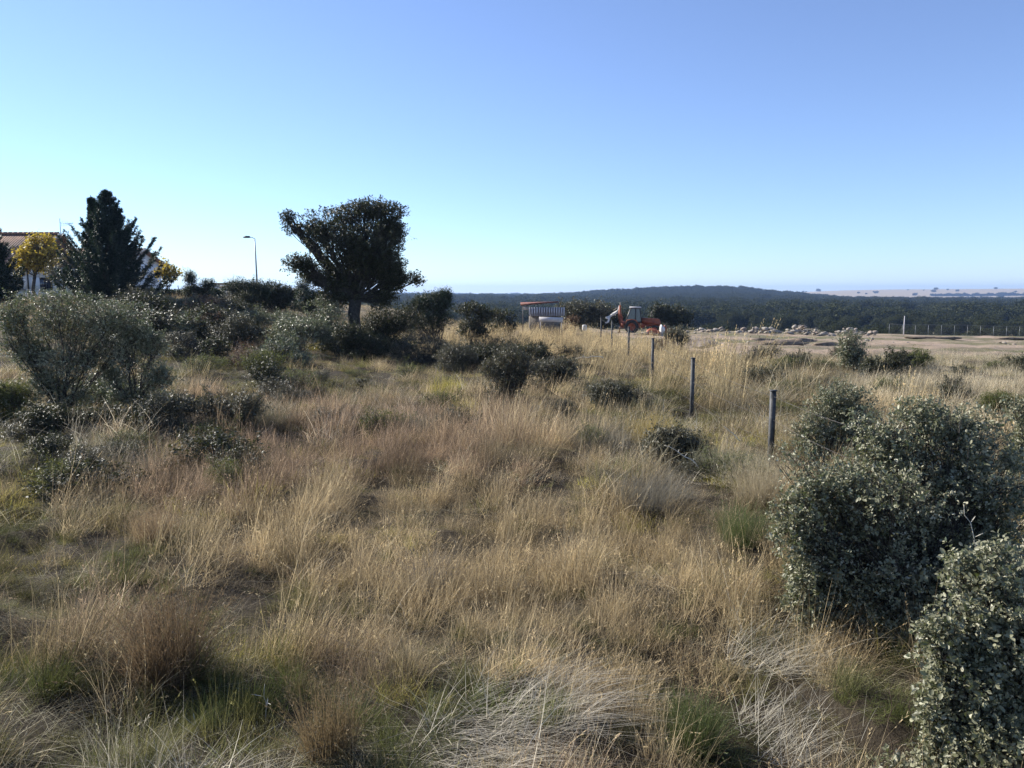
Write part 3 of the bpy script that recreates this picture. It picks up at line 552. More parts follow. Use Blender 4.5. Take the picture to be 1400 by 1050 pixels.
# ------------------------------------------------------------------ houses
def house(name, label, x0, x1, y0, y1, zb, ze, zr, gable_mat, wins, pipe=True, antenna=False):
    cx, cy = (x0 + x1) / 2, (y0 + y1) / 2; e = empty(name, (cx, cy, zb), label, 'house')
    X0, X1, Y0, Y1, E, R = x0 - cx, x1 - cx, y0 - cy, y1 - cy, ze - zb, zr - zb; zl = -1.0; t = .25
    mb = MB()
    def wall(axis, fixed, a0, a1, holes, sgn):
        """wall with real openings: strips between holes"""
        xs = sorted({a0, a1, *[h for w in holes for h in (w[0], w[1])]}); zs = sorted({zl, E, *[h for w in holes for h in (w[2], w[3])]})
        for i in range(len(xs) - 1):
            for j in range(len(zs) - 1):
                c = ((xs[i] + xs[i + 1]) / 2, (zs[j] + zs[j + 1]) / 2)
                if any(w[0] < c[0] < w[1] and w[2] < c[1] < w[3] for w in holes): continue
                if axis == 'x': mb.box((c[0], fixed - sgn * t / 2, c[1]), (xs[i + 1] - xs[i], t, zs[j + 1] - zs[j]))
                else: mb.box((fixed - sgn * t / 2, c[0], c[1]), (t, xs[i + 1] - xs[i], zs[j + 1] - zs[j]))
    fw = [w[1:] for w in wins if w[0] == 'f']; gw = [w[1:] for w in wins if w[0] == 'g']
    wall('x', Y0, X0, X1, fw, -1); wall('x', Y1, X0, X1, [], 1)
    wall('y', X1, Y0 + t, Y1 - t, gw, 1); wall('y', X0, Y0 + t, Y1 - t, [], -1)
    mb.build('wall', M['white'], e)
    for xx in (X0, X1 - t):
        g = MB(); g.add([(xx, Y0, E), (xx, Y1, E), (xx, 0, R - .12), (xx + t, Y0, E), (xx + t, Y1, E), (xx + t, 0, R - .12)], [[0, 1, 4, 3], [1, 2, 5, 4], [2, 0, 3, 5]]); k = g.n - 6; g.F.setdefault(3, []).append(np.array([[k, k + 2, k + 1], [k + 3, k + 4, k + 5]])); g.build('gable', M[gable_mat], e)
    rf = MB(); ov = .45; sl = (R - E) / (Y1)
    for s in (-1, 1):
        ye = (Y1 + ov) * s; zee = R - sl * (Y1 + ov)
        V = [(X0 - ov, 0, R), (X1 + ov, 0, R), (X1 + ov, ye, zee), (X0 - ov, ye, zee)]
        V += [(a, b_, c + .14) for a, b_, c in V]
        rf.add(V, [[0, 1, 2, 3], [4, 7, 6, 5], [0, 4, 5, 1], [1, 5, 6, 2], [2, 6, 7, 3], [3, 7, 4, 0]])
    for i in range(26):   # rows of barrel tiles as low ribs
        pass
    r = rf.build('roof', M['tile'], e)
    rg = MB(); n = int((X1 - X0 + 2 * ov) / .4)
    for i in range(n): rg.tube([(X0 - ov + i * .4, 0, R + .14), (X0 - ov + i * .4 + .42, 0, R + .17)], [.13, .11], 8)
    rg.build('ridge_tiles', M['tile'], r)
    for s in (-1, 1):
        for i in range(int((Y1 + ov) / .42)):
            vg = MB(); y_ = s * (i * .42 + .2); z_ = R - sl * abs(y_) + .17
            vg.box((X1 + ov - .08, y_, z_), (.2, .3, .1)); vg.build('verge_tile', M['paintwhite'], r)
    for w in wins:
        a0, a1, z0, z1 = w[1:5]; wm = MB(); gm = MB(); cm = MB(); sm_ = MB(); f = .07; am = (a0 + a1) / 2
        if w[0] == 'f':
            Yp = Y0 + .10
            for b0, b1, c0, c1 in ((a0, a1, z0, z0 + f), (a0, a1, z1 - f, z1), (a0, a0 + f, z0 + f, z1 - f), (a1 - f, a1, z0 + f, z1 - f), (am - f / 2, am + f / 2, z0 + f, z1 - f)):
                wm.box(((b0 + b1) / 2, Yp, (c0 + c1) / 2), (b1 - b0, .08, c1 - c0))
            gm.box((am, Yp + .03, (z0 + z1) / 2), (a1 - a0, .01, z1 - z0)); cm.box((am + (a1 - a0) * .22, Yp + .0, (z0 + z1) / 2), ((a1 - a0) * .2, .02, z1 - z0 - .2)); sm_.box((am, Y0 - .06, z0 - .05), (a1 - a0 + .3, .2, .08))
        else:
            Xp = X1 - .10
            for b0, b1, c0, c1 in ((a0, a1, z0, z0 + f), (a0, a1, z1 - f, z1), (a0, a0 + f, z0 + f, z1 - f), (a1 - f, a1, z0 + f, z1 - f), (am - f / 2, am + f / 2, z0 + f, z1 - f)):
                wm.box((Xp, (b0 + b1) / 2, (c0 + c1) / 2), (.08, b1 - b0, c1 - c0))
            gm.box((Xp - .03, am, (z0 + z1) / 2), (.01, a1 - a0, z1 - z0)); sm_.box((X1 + .06, am, z0 - .05), (.2, a1 - a0 + .3, .08))
        wo = wm.build('window', M['frame'], e); gm.build('pane', M['glass'], wo); sm_.build('sill', M['wood'], wo)
        if cm.n: cm.build('curtain', M['curtain'], wo)
    if pipe:
        pm = MB(); pm.tube([(X1 + .07, Y0 - .07, -.6), (X1 + .07, Y0 - .07, E - .3), (X1 + .02, Y0 - .3, E - .05)], .055, 6); pm.build('downpipe', M['frame'], e)
    if antenna:
        am_ = MB(); am_.tube([(X1 + .3, 0, R), (X1 + .3, 0, R + 1.3)], .025, 5); am_.tube([(X1 + .3, 0, R + .95), (X1 + 1.3, 0, R + .9)], .018, 5)
        for i in range(7): am_.tube([(X1 + .45 + i * .13, -.1, R + .68 + .02 * i), (X1 + .45 + i * .13, .1, R + 1.15 - .02 * i)], .012, 4)
        am_.build('antenna', M['lampgrey'], e)
    return e
zb = T(-38, 60)
z1 = P(20, 377, 56)[2] - zb; z0 = P(20, 395, 56)[2] - zb
house('country_house', 'large white house with brown tiled roof behind the yellow tree', -48, -35, 56, 64, zb, P(44, 363, 56)[2], P(86, 322, 60)[2], 'brickred',
      [('f', 41.5 - 36.9, 41.5 - 35.35, z0, z1), ('f', -4.2, -2.6, z0, z1), ('g', -2.6, -.9, z0 - .1, z1 - .1)], antenna=True)
zb2 = T(-42, 80)
house('second_house', 'white house end with a reddish roof showing right of the tall conifer', -50, -38.0, 76, 84, zb2, P(218, 362, 84)[2], P(195, 343, 80)[2], 'white', [('f', 1.0, 2.4, 1.2, 2.3)], pipe=True)
def outbuilding():
    d = 66; x0, x1 = (292 - 700) / FPX * d, (330 - 700) / FPX * d; zt = P(300, 389, d)[2]; cx = (x0 + x1) / 2; zb = T(cx, d)
    e = empty('outbuilding', (cx, d + 2, zb), 'small pale flat roofed outbuilding peeping between the two junipers', 'building'); h = zt - zb; w = x1 - x0
    mb = MB(); mb.box((0, 0, h / 2 - .3), (w, 4, h + .4)); mb.build('wall', M['shadewhite'], e)
    r = MB(); r.box((0, 0, h + .06), (w + .5, 4.5, .14)); r.build('roof', M['tile'], e)
    s = MB(); s.box((-w / 2 - .02, 0, h * .5), (.04, 3.9, h - .1)); s.box((-w / 2 + .35, -2.02, h * .5), (.7, .04, h - .1)); s.build('sunlit_strip', M['white'], e)  # sunlit left side of the wall put in as a whiter colour
    dr = MB(); dr.box((.6, -2.03, .9), (.8, .05, 1.8)); dr.build('door', M['wood'], e)
outbuilding()
def lamp():
    d = 66; x = (354.5 - 700) / FPX * d; zb = T(x, d); H = P(352, 325, d)[2] - zb
    e = empty('street_lamp', (x, d, zb), 'tall thin grey street lamp rising behind the trees', 'street lamp')
    mb = MB(); mb.tube([(0, 0, -.2), (-.02, 0, H * .5), (-.06, 0, H - .08)], [.09, .07, .045], 8); mb.build('pole', M['lampgrey'], e)
    a = MB(); a.tube([(-.06, 0, H - .1), (-.25, 0, H + .02), (-.5, 0, H + .06)], .03, 6); a.build('arm', M['lampgrey'], e)
    h = MB(); h.prism([(-.45, H + .0), (-.5, H + .14), (-.8, H + .15), (-1.02, H + .06), (-1.0, H + .0)], -.14, .14); ho = h.build('lamp_head', M['frame'], e)
    g = MB(); g.box((-.75, 0, H - .015), (.42, .22, .02)); g.build('diffuser', M['plaster'], ho)
lamp()

# ------------------------------------------------------------------ shed
def shed():
    d = 72; k = d / FPX; cx = 742; x = (cx - 700) * k; zb = T(x, d)
    e = empty('ramshackle_shed', (x, d, zb), 'low ramshackle shed with a corrugated wall and dark red lean-to roof', 'shed')
    def X(px): return (px - cx) * k
    def Z(py): return P(cx, py, d)[2] - zb
    w = MB(); n = 200; xs = np.linspace(X(723), X(772), n); yo = .055 * np.sign(np.sin((xs - xs[0]) / (xs[-1] - xs[0]) * 2 * PI * 15.5)) * np.abs(np.sin((xs - xs[0]) / (xs[-1] - xs[0]) * 2 * PI * 15.5)) ** .4
    zt, zbm = Z(420.5), Z(432); V = []
    for zz, dy in ((zbm, 0), (zt, .35)):
        for i in range(n): V.append((xs[i], yo[i] * 1.6 + dy, zz))
    F = [[i, i + 1, n + i + 1, n + i] for i in range(n - 1)]
    w.add(V, F); w.build('corrugated_roof', M['corr'], e)
    rb = MB()
    for i in range(15): rb.box(((X(724) + (X(771) - X(724)) * i / 14), .12, (zt + zbm) / 2), (.11, .1, (zt - zbm) * 1.04))
    rb.build('battens', M['plaster'], e)
    lr = MB(); lr.add([(X(712), .4, Z(415.5)), (X(764), .4, Z(411.8)), (X(766), 3.5, Z(412.5)), (X(712), 3.5, Z(414)), (X(712), .4, Z(418)), (X(764), .4, Z(413.5)), (X(766), 3.5, Z(414)), (X(712), 3.5, Z(416))], [[0, 1, 2, 3], [4, 7, 6, 5], [0, 4, 5, 1], [1, 5, 6, 2], [2, 6, 7, 3], [3, 7, 4, 0]])
    lr.build('roof', M['rustiron'], e)
    bw = MB(); bw.box((X(745), 1.6, Z(423) / 2), (X(764) - X(722), 2.4, Z(423))); bw.build('wall', M['wood'], e)
    for px in (715, 740, 763):
        q = MB(); q.box((X(px), .5, Z(415) / 2), (.1, .1, Z(415 if px < 750 else 413))); q.build('post', M['wood'], e)
    a = MB(); a.box((X(719), 1.0, Z(421.5)), (X(723) - X(716), .1, .35)); a.build('board', M['plaster'], e)
    p = MB(); p.box((0, 0, .36), (2.15, .08, .42), ry=.03)
    for s in (-.95, .95): p.box((s, .05, -.1), (.07, .07, .7))
    po = p.build('panel_board', M['plaster'], loc=(X(751) + x, d - 3, P(751, 437, d - 3)[2] - .35)); tag(po, 'pale horizontal panel board standing in the golden grass before the shed', 'panel')
    v = MB(); v.tube([(0, 0, 0), (0, 0, .1), (0, 0, .5), (0, 0, .56), (0, 0, .58)], [.2, .22, .22, .2, .08], 14)
    dx = (799 - 700) / FPX * 74; tag(v.build('plastic_drum', M['paintwhite'], loc=(dx, 74, T(dx, 74) + .25)), 'small white plastic drum between shed and digger', 'drum')
shed()

# ------------------------------------------------------------------ backhoe loader
def cyl(mb, c, r, w, n=24, rr=None):
    an = np.arange(n) * 2 * PI / n; prof = rr or [(r * .55, -w / 2 + .03), (r * .9, -w / 2), (r, -w * .38), (r, w * .38), (r * .9, w / 2), (r * .55, w / 2 - .03)]
    V = [(c[0] + q * math.cos(a), c[1] + y, c[2] + q * math.sin(a)) for q, y in prof for a in an]; m = len(prof)
    mb.add(V, [[i * n + j, i * n + (j + 1) % n, ((i + 1) % m) * n + (j + 1) % n, ((i + 1) % m) * n + j] for i in range(m) for j in range(n)])
def digger():
    d = 80; x = (868 - 700) / FPX * d; zb = T(x, d)
    e = empty('backhoe_loader', (x, d, zb), 'old orange backhoe loader parked before the dark oaks', 'digger', rz=rad(-8)); e.scale = (1.05, 1.05, 1.05); O = M['orange']
    b = MB(); b.prism([(.55, .95), (.55, 1.55), (1.6, 1.5), (2.35, 1.42), (2.45, 1.2), (2.45, .75), (.9, .7)], -.42, .42)
    b.prism([(-1.0, .55), (-1.0, 1.15), (.6, 1.05), (.9, .95), (.9, .55)], -.5, .5); body = b.build('body', O, e)
    g = MB()
    for i in range(6): g.box((2.47, 0, .85 + i * .08), (.03, .7, .035))
    g.build('grille', M['frame'], body)
    ex = MB(); ex.tube([(1.6, .15, 1.45), (1.6, .15, 2.1), (1.66, .15, 2.2)], .045, 8); ex.build('exhaust_pipe', M['steel'], body)
    # cab: sloped frame with real panes
    c = MB(); W = .72
    def bar(a, b_): c.tube([a, b_], .05, 4)
    for s in (-W, W):
        bl, br, tl, tr = (-.95, s, 1.15), (.6, s, 1.15), (-.45, s * .92, 2.5), (.42, s * .92, 2.5); mdn = (.0, s, 1.15); mdt = (.02, s * .92, 2.5)
        for a, b_ in ((bl, tl), (br, tr), (tl, tr), (bl, br), (mdn, mdt)): bar(a, b_)
    for a, b_ in (((-.95, -W, 1.15), (-.95, W, 1.15)), ((.6, -W, 1.15), (.6, W, 1.15)), ((-.45, -.66, 2.5), (-.45, .66, 2.5)), ((.42, -.66, 2.5), (.42, .66, 2.5))): bar(a, b_)
    cab = c.build('cab', M['frame'], e)
    for s in (-1, 1):
        for q in (((-.93, 1.17), (0, 1.17), (.02, 2.48), (-.45, 2.48)), ((.02, 1.17), (.58, 1.17), (.41, 2.48), (.04, 2.48))):
            p = MB(); y = s * .7; p.add([(a, y - s * .05 * (zz > 2), zz) for a, zz in q] + [(a, y - .015 * s - s * .05 * (zz > 2), zz) for a, zz in q], [[0, 1, 2, 3], [4, 5, 6, 7]]); p.build('window', M['glass'], cab)
    p = MB(); p.add([(-.95, -.68, 1.2), (-.95, .68, 1.2), (-.47, .62, 2.45), (-.47, -.62, 2.45)], [[0, 1, 2, 3]]); p.build('rear_window', M['paintwhite'], cab)
    r = MB(); r.box((-.02, 0, 2.57), (1.12, 1.5, .1)); r.build('cab_roof', M['plaster'], cab)
    st = MB(); st.box((-.2, 0, 1.35), (.45, .5, .12)); st.box((-.42, 0, 1.65), (.1, .5, .6)); st.build('seat', M['frame'], cab)
    fd = MB()
    for s in (-1, 1): fd.prism([(-1.05, .95), (-.85, 1.35), (-.35, 1.45), (.1, 1.35), (.3, 1.0), (.2, .95), (0, 1.25), (-.35, 1.35), (-.8, 1.25), (-.95, .95)], s * .78 - .18, s * .78 + .18)
    fd.build('mudguards', O, body)
    for xx, rr, ww in ((-.35, .68, .42), (1.85, .42, .28)):
        for s in (-1, 1):
            t = MB(); cyl(t, (xx, s * .82, rr), rr, ww); w = t.build('wheel', M['tyre'], e)
            h = MB(); cyl(h, (xx, s * .82, rr), rr * .56, ww * .8, 18, [(.02, -ww * .1), (rr * .4, -ww * .15), (rr * .56, -ww * .4), (rr * .56, ww * .4), (rr * .4, ww * .15), (.02, ww * .1)]); h.build('rim', O, w)
    # front loader: arms and bucket at the right
    l = MB()
    for s in (-1, 1):
        l.prism([(.6, 1.25), (.75, 1.4), (2.2, 1.1), (2.95, .5), (2.85, .38), (2.1, .92), (.7, 1.2)], s * .62 - .05, s * .62 + .05); l.tube([(1.0, s * .62, .8), (2.2, s * .62, 1.0)], .05, 6)
    lo = l.build('loader_arm', O, e)
    bk = MB(); bk.prism([(2.9, .12), (2.85, .75), (2.92, .8), (3.0, .72), (3.05, .22), (3.55, .1), (3.55, .04), (2.95, .04)], -1.05, 1.05); bk.build('loader_bucket', O, lo)
    # backhoe: post, boom, dipper, bucket at the left
    m = MB(); m.box((-1.2, 0, .85), (.3, 1.6, .7)); m.box((-1.35, 0, 1.15), (.3, .5, .9)); m.build('backhoe_frame', O, e)
    bm = MB(); bm.prism([(-1.25, .9), (-1.55, 1.0), (-1.72, 1.8), (-1.6, 2.75), (-1.42, 2.8), (-1.4, 2.0), (-1.2, 1.6)], -.13, .13); bo = bm.build('boom', O, e)
    rm = MB(); rm.tube([(-1.35, 0, 1.6), (-1.5, 0, 3.05)], .045, 6); rm.tube([(-1.6, .1, 2.65), (-2.15, .1, 2.25)], .04, 6); rm.build('hydraulic_ram', M['steel'], bo)
    dp = MB(); dp.prism([(-1.5, 2.5), (-1.65, 2.75), (-1.75, 2.3), (-2.35, 1.95), (-2.75, 1.55), (-2.62, 1.42), (-2.2, 1.72), (-1.7, 2.0)], -.1, .1); do = dp.build('dipper', M['paintwhite'], e)
    bu = MB(); bu.prism([(-2.9, 1.62), (-2.62, 1.72), (-2.45, 1.45), (-2.55, 1.1), (-2.8, .95), (-3.0, 1.05), (-2.72, 1.15), (-2.68, 1.4), (-2.95, 1.5)], -.28, .28); bu.build('bucket', M['paintwhite'], do)
    for s in (-1, 1):
        q = MB(); q.tube([(-1.3, s * .6, 1.1), (-1.5, s * .95, .5), (-1.55, s * 1.05, .08)], .07, 6); q.box((-1.55, s * 1.08, .05), (.4, .35, .06)); q.build('stabiliser_leg', O, e)
digger()
def lumpy(n, seed, sx, sy, sz, amp=1.6):
    import bmesh
    bm = bmesh.new(); bmesh.ops.create_icosphere(bm, subdivisions=n, radius=1); rg = np.random.default_rng(seed); c = rg.normal(size=(9, 3)); c /= np.linalg.norm(c, axis=1)[:, None]; dd = rg.uniform(.62, .95, 9)
    V = np.array([v.co[:] for v in bm.verts]); F = [[v.index for v in f.verts] for f in bm.faces]; bm.free()
    for i in range(9):
        h = V @ c[i]; V = V - np.maximum(h - dd[i], 0)[:, None] * c[i]
    V += rg.normal(size=V.shape) * .02 * amp; return V * np.array([sx, sy, sz]), F
def sacks():
    for px, py, s, mat, lab in ((893, 449, (.75, .5, .5), 'orange', 'slumped orange sheeting heap in front of the digger bucket'), (905, 444, (.32, .4, .75), 'paintwhite', 'upright white sack right of the orange heap'), (882, 451, (.6, .4, .22), 'rock', 'grey stony lump left of the orange heap')):
        d = 77; x = (px - 700) / FPX * d; mb = MB(); V, F = lumpy(3, px, *s); mb.add(V, F)
        tag(mb.build('rubbish_heap', M[mat], loc=(x, d, T(x, d) + s[2] * .7)), lab, 'rubbish')
    for i, (px, ln, a) in enumerate(((878, 2.2, .4), (888, 2.6, -.2), (897, 1.8, .9))):
        d = 75.5; x = (px - 700) / FPX * d; mb = MB(); mb.box((0, 0, 0), (ln, .16, .06), rz=a, ry=.12 * (i - 1))
        tag(mb.build('plank', M['wood'], loc=(x, d, T(x, d) + .2)), ['short grey plank lying left of the others near the digger', 'longest grey plank lying between the other two near the digger', 'grey plank turned crosswise at the right of the others near the digger'][i], 'plank', 'planks on the ground by the digger')
sacks()

# ------------------------------------------------------------------ rubble
def rubble():
    me = []
    for i in range(7):
        mb = MB(); V, F = lumpy(2, 50 + i, 1, .85, .65); mb.add(V, F); me.append(mb.mesh('rubble_stone', M['rock'] if i % 3 else M['rockred']))
    spots = []
    for cx, w, n, h in ((960, 30, 16, .3), (985, 22, 22, .5), (1040, 28, 34, .6), (1098, 24, 60, 1.0), (1160, 28, 40, .75), (1190, 9, 12, .4), (1130, 20, 16, .3), (1010, 60, 24, .2)):
        for k in range(n):
            t = np.clip(random.gauss(0, .5), -1, 1); spots.append((cx + t * w, 92 + random.uniform(-2.2, 2.2), (1 - t * t) * h * random.random(), random.choice((.10, .15, .22, .30, .42)) * random.uniform(.8, 1.2)))
    for cx, w, n in ((1385, 22, 12),):
        for k in range(n): spots.append((cx + random.uniform(-w, w), 66 + random.uniform(-.8, .8), 0, random.uniform(.12, .3)))
    for k in range(26): spots.append((random.uniform(940, 1290), random.uniform(62, 94), 0, random.uniform(.08, .22)))
    for i, (px, d, dz, s) in enumerate(spots):
        x = (px - 700) / FPX * d; o = bpy.data.objects.new('rubble_stone', random.choice(me)); COL.objects.link(o)
        o.location = (x, d, T(x, d) + s * .3 + dz); o.rotation_euler = (random.uniform(-.5, .5), random.uniform(-.5, .5), random.uniform(0, 6)); o.scale = (s * random.uniform(.8, 1.5), s, s * random.uniform(.45, .95))
        far = d > 88 and px < 1300
        tag(o, 'pale broken stone in the rubble piles at the back of the dirt field' if far else ('small stone in the low row at the right edge of the dirt field' if px > 1300 else 'small loose stone scattered on the bare dirt field'), 'rock', 'stones of the rubble piles' if far else ('stones in the right edge row' if px > 1300 else 'stones scattered on the dirt'))
    for i, (px, py, sx, sz) in enumerate(((1060, 470, 2.2, .3), (1095, 468, 1.6, .35), (1040, 466, 1.3, .25), (1130, 472, 1.2, .25), (1385, 464, 2.6, .3), (1275, 462, 3.0, .22))):
        mb = MB(); V, F = lumpy(3, 70 + i, sx, .8, sz, 3.5); mb.add(V, F); g = G(px, py); tag(mb.build('earth_mound', M['spoil'], loc=g), 'low dark heap of turned earth on the bare field', 'mound', 'low heaps of turned earth on the field')
    mb = MB(); V, F = lumpy(3, 5, 1.6, 1.0, .55); mb.add(V, F); g = G(952, 474); tag(mb.build('earth_mound', M['rockred'], loc=(g[0], g[1], g[2])), 'brown earth mound right of the dark olive bush', 'mound')
rubble()

# ------------------------------------------------------------------ fences
def wire_fence():
    # posts from far to near; the line runs beside the meadow and on behind the big bush
    ps = [(822, 48, 434), (837, 40, 438.5), (860, 32, 447), (893, 24, 463), (948, 17, 490), (1058, 11.4, 535), (1235, 7.4, 590)]
    o0 = G(948, 560); e = empty('wire_fence', (0, 0, 0), 'wire fence on dark steel posts along the right side of the meadow', 'fence'); tops = []
    for px, d, top in ps:
        p = P(px, top, d); b = T(p[0], d); mb = MB(); w = .075
        mb.box((p[0], d, (p[2] + b - .3) / 2), (w, .012, p[2] - b + .3)); mb.box((p[0] - w / 2 + .006, d + .035, (p[2] + b - .3) / 2), (.012, .058, p[2] - b + .3))
        mb.box((p[0] + w / 2 - .006, d + .035, (p[2] + b - .3) / 2), (.012, .058, p[2] - b + .3)); mb.box((p[0], d + .02, p[2] + .008), (w + .02, .09, .016))
        mb.build('post', M['post'], e); tops.append((p[0], d, p[2], b))
    for k, fr in enumerate((.93, .62, .32)):
        wm = MB()
        for a, b in zip(tops[:-1], tops[1:]):
            p0 = np.array([a[0], a[1] - .012, a[3] + (a[2] - a[3]) * fr]); p1 = np.array([b[0], b[1] - .012, b[3] + (b[2] - b[3]) * fr])
            q = p0 + (p1 - p0) * np.linspace(0, 1, 7)[:, None]; q[:, 2] -= .05 * np.sin(np.linspace(0, PI, 7)); wm.tube(q, 0.0024, 4, cap=False)
        wm.build('wire', M['steel'], e)
wire_fence()
def field_fence():
    d0 = 108; pxs = np.linspace(1215, 1500, 17); e = empty('field_fence', (0, 0, 0), 'long low mesh fence behind the dirt field at the right', 'fence'); pts = []
    for px in pxs:
        x = (px - 700) / FPX * d0; z = T(x, d0); pts.append((x, d0, z)); mb = MB(); mb.tube([(x, d0, z - .2), (x, d0, z + 1.45)], .02, 5); mb.build('post', M['lampgrey'], e)
    for h in (1.5, .05):
        w = MB(); w.tube([(a, b, c + h) for a, b, c in pts], .012, 4); w.build('rail_wire', M['lampgrey'], e)
    m = MB(); seg = []
    for a, b in zip(pts[:-1], pts[1:]):
        a = np.array(a); b = np.array(b); L = 22
        for i in range(L):
            p = a + (b - a) * i / L; m_ = a + (b - a) * (i + 1) / L
            seg.append((p + [0, 0, .05], p + [0, 0, 1.5]))
        for h in np.arange(.2, 1.5, .2): seg.append((a + [0, 0, h], b + [0, 0, h]))
    m.twigs([s[0] for s in seg], [s[1] for s in seg], .006); m.build('mesh_panel', M['post'], e)
    px, d = 1235, 100; x = (px - 700) / FPX * d; z = T(x, d); q = MB(); q.tube([(x, d, z - .3), (x, d, P(px, 432, d)[2])], [.07, .05], 6); tag(q.build('utility_pole', M['plaster']), 'slim pale pole at the left end of the far mesh fence', 'pole')
field_fence()

# ------------------------------------------------------------------ far oaks
def oak_proto(seed, n, leaf):
    rg = np.random.default_rng(seed); lobes = []
    H = rg.uniform(3.6, 4.6)
    for k in range(9): a = rg.uniform(0, 2 * PI); r = rg.uniform(0.6, 2.2); lobes.append((math.cos(a) * r, math.sin(a) * r, H * rg.uniform(.42, .78), rg.uniform(1.1, 1.7), rg.uniform(1.1, 1.7), rg.uniform(.7, 1.2)))
    lf, wd = make_crown(lobes, None, n, leaf, .2, fork=.22, per=6, gap=.25, gapf=.8, slim=.42, shell=.55, simple=True)
    return lf, wd
def far_oaks():
    protos = []
    for i in range(4):
        lf, wd = oak_proto(100 + i, 2200, .26); protos.append((lf.mesh('crown', M['oakfar']), wd.mesh('trunk', M['bark'])))
    lod = []
    pc = bpy.data.collections.new('woodland_sources')
    for i in range(4):
        lf, wd = oak_proto(200 + i, 420, .55); lf.T = lf.T; o = bpy.data.objects.new('source_oak_%d' % i, lf.mesh('crown', M['oakfar'])); pc.objects.link(o)
    # individuals of the woodland edge
    rg = np.random.default_rng(3); cnt = 0; pts = []
    while cnt < 240:
        d = 140 + 260 * rg.random() ** 1.1; px = rg.uniform(480, 1480); x = (px - 700) / FPX * d
        if any((x - a) ** 2 + (d - b) ** 2 < 30 for a, b in pts): continue
        pts.append((x, d)); cm, tm = protos[rg.integers(0, 4)]; s = rg.uniform(.6, 1.0) * (1 + .5 * sm(160, 300, d))
        r = empty('oak_tree', (x, d, T(x, d) - .2), 'dark round holm oak of the woodland beyond the dirt field', 'tree', 'holm oaks of the woodland edge', rg.uniform(0, 6.28)); r.scale = (s, s, s)
        for nm, me in (('crown', cm), ('trunk', tm)):
            c = bpy.data.objects.new(nm, me); COL.objects.link(c); c.parent = r
        cnt += 1
    # the rest of the wood: one mass
    n = 60000; d = 330 + 2100 * rg.random(n) ** .75; px = rg.uniform(-700, 2100, n); x = (px - 700) / FPX * d
    keep = (clearing(x, d) < .5) & (d < 2250) & (fbm(x * .02, d * .02, 3, 5) > .34) & (rg.random(n) < np.interp(d, [300, 900], [.7, 1]))
    keep &= rg.random(n) < np.interp(d, [330, 2400], [1, .9])
    x, d = x[keep], d[keep]
    # scattered trees and a line on the tan hill
    x2 = []; d2 = []
    for _ in range(46):
        dd = rg.uniform(2500, 4100); pp = rg.uniform(1060, 1500); x2.append((pp - 700) / FPX * dd); d2.append(dd)
    for pp in np.arange(1270, 1460, 1.3):
        dd = 3100 + rg.normal() * 8; x2.append((pp + rg.normal() - 700) / FPX * dd); d2.append(dd)
    # belt of wood left of the hill
    m = 9000; dd = rg.uniform(2300, 4300, m); pp = rg.uniform(-200, 1040, m); kk = fbm(pp * .02, dd * .002, 3, 6) > .38; x2 += list((pp[kk] - 700) / FPX * dd[kk]); d2 += list(dd[kk])
    x = np.concatenate([x, x2]); d = np.concatenate([d, d2]); k = len(x)
    z = terrain(x, d) - .3; s = (.6 + 1.1 * rg.random(k) ** 1.6)[:, None] * np.array([1.25, 1.25, .95])
    s = s * np.where(d > 2300, 1.6, 1.0)[:, None]
    scatter('oak_woodland', np.stack([x, d, z], 1), np.stack([0 * x, 0 * x, rg.uniform(0, 6.28, k)], 1), s, rg.integers(0, 4, k), np.ones((k, 3)), pc)

def scatter(name, pts, rot, scl, idx, col, coll, label=None):
    me = bpy.data.meshes.new(name); me.vertices.add(len(pts)); me.vertices.foreach_set('co', pts.astype(np.float32).ravel())
    for an, ty, ar, key in (('rot', 'FLOAT_VECTOR', rot, 'vector'), ('scl', 'FLOAT_VECTOR', scl, 'vector'), ('pidx', 'INT', idx, 'value'), ('gcol', 'FLOAT_VECTOR', col, 'vector')):
        a = me.attributes.new(an, ty, 'POINT'); a.data.foreach_set(key, np.asarray(ar).astype(np.int32 if ty == 'INT' else np.float32).ravel())
    o = bpy.data.objects.new(name, me); COL.objects.link(o); tag(o, kind='stuff')
    ng = bpy.data.node_groups.new(name + '_scatter', 'GeometryNodeTree'); ng.is_modifier = True
    ng.interface.new_socket('Geometry', in_out='INPUT', socket_type='NodeSocketGeometry'); ng.interface.new_socket('Geometry', in_out='OUTPUT', socket_type='NodeSocketGeometry')
    gi = ng.nodes.new('NodeGroupInput'); go = ng.nodes.new('NodeGroupOutput'); ip = ng.nodes.new('GeometryNodeInstanceOnPoints'); ci = ng.nodes.new('GeometryNodeCollectionInfo')
    ci.inputs['Collection'].default_value = coll; ci.inputs['Separate Children'].default_value = True; ci.inputs['Reset Children'].default_value = True; ip.inputs['Pick Instance'].default_value = True
    def na(nm, ty):
        n = ng.nodes.new('GeometryNodeInputNamedAttribute'); n.data_type = ty; n.inputs['Name'].default_value = nm; return n.outputs['Attribute']
    L = ng.links.new; L(gi.outputs[0], ip.inputs['Points']); L(ci.outputs[0], ip.inputs['Instance']); L(na('pidx', 'INT'), ip.inputs['Instance Index'])
    e2r = ng.nodes.new('FunctionNodeEulerToRotation'); L(na('rot', 'FLOAT_VECTOR'), e2r.inputs[0]); L(e2r.outputs[0], ip.inputs['Rotation']); L(na('scl', 'FLOAT_VECTOR'), ip.inputs['Scale']); ri = ng.nodes.new('GeometryNodeRealizeInstances'); L(ip.outputs[0], ri.inputs[0]); L((ri if 'grass' in name else ip).outputs[0], go.inputs[0])
    md = o.modifiers.new('scatter', 'NODES'); md.node_group = ng
    return o
far_oaks()

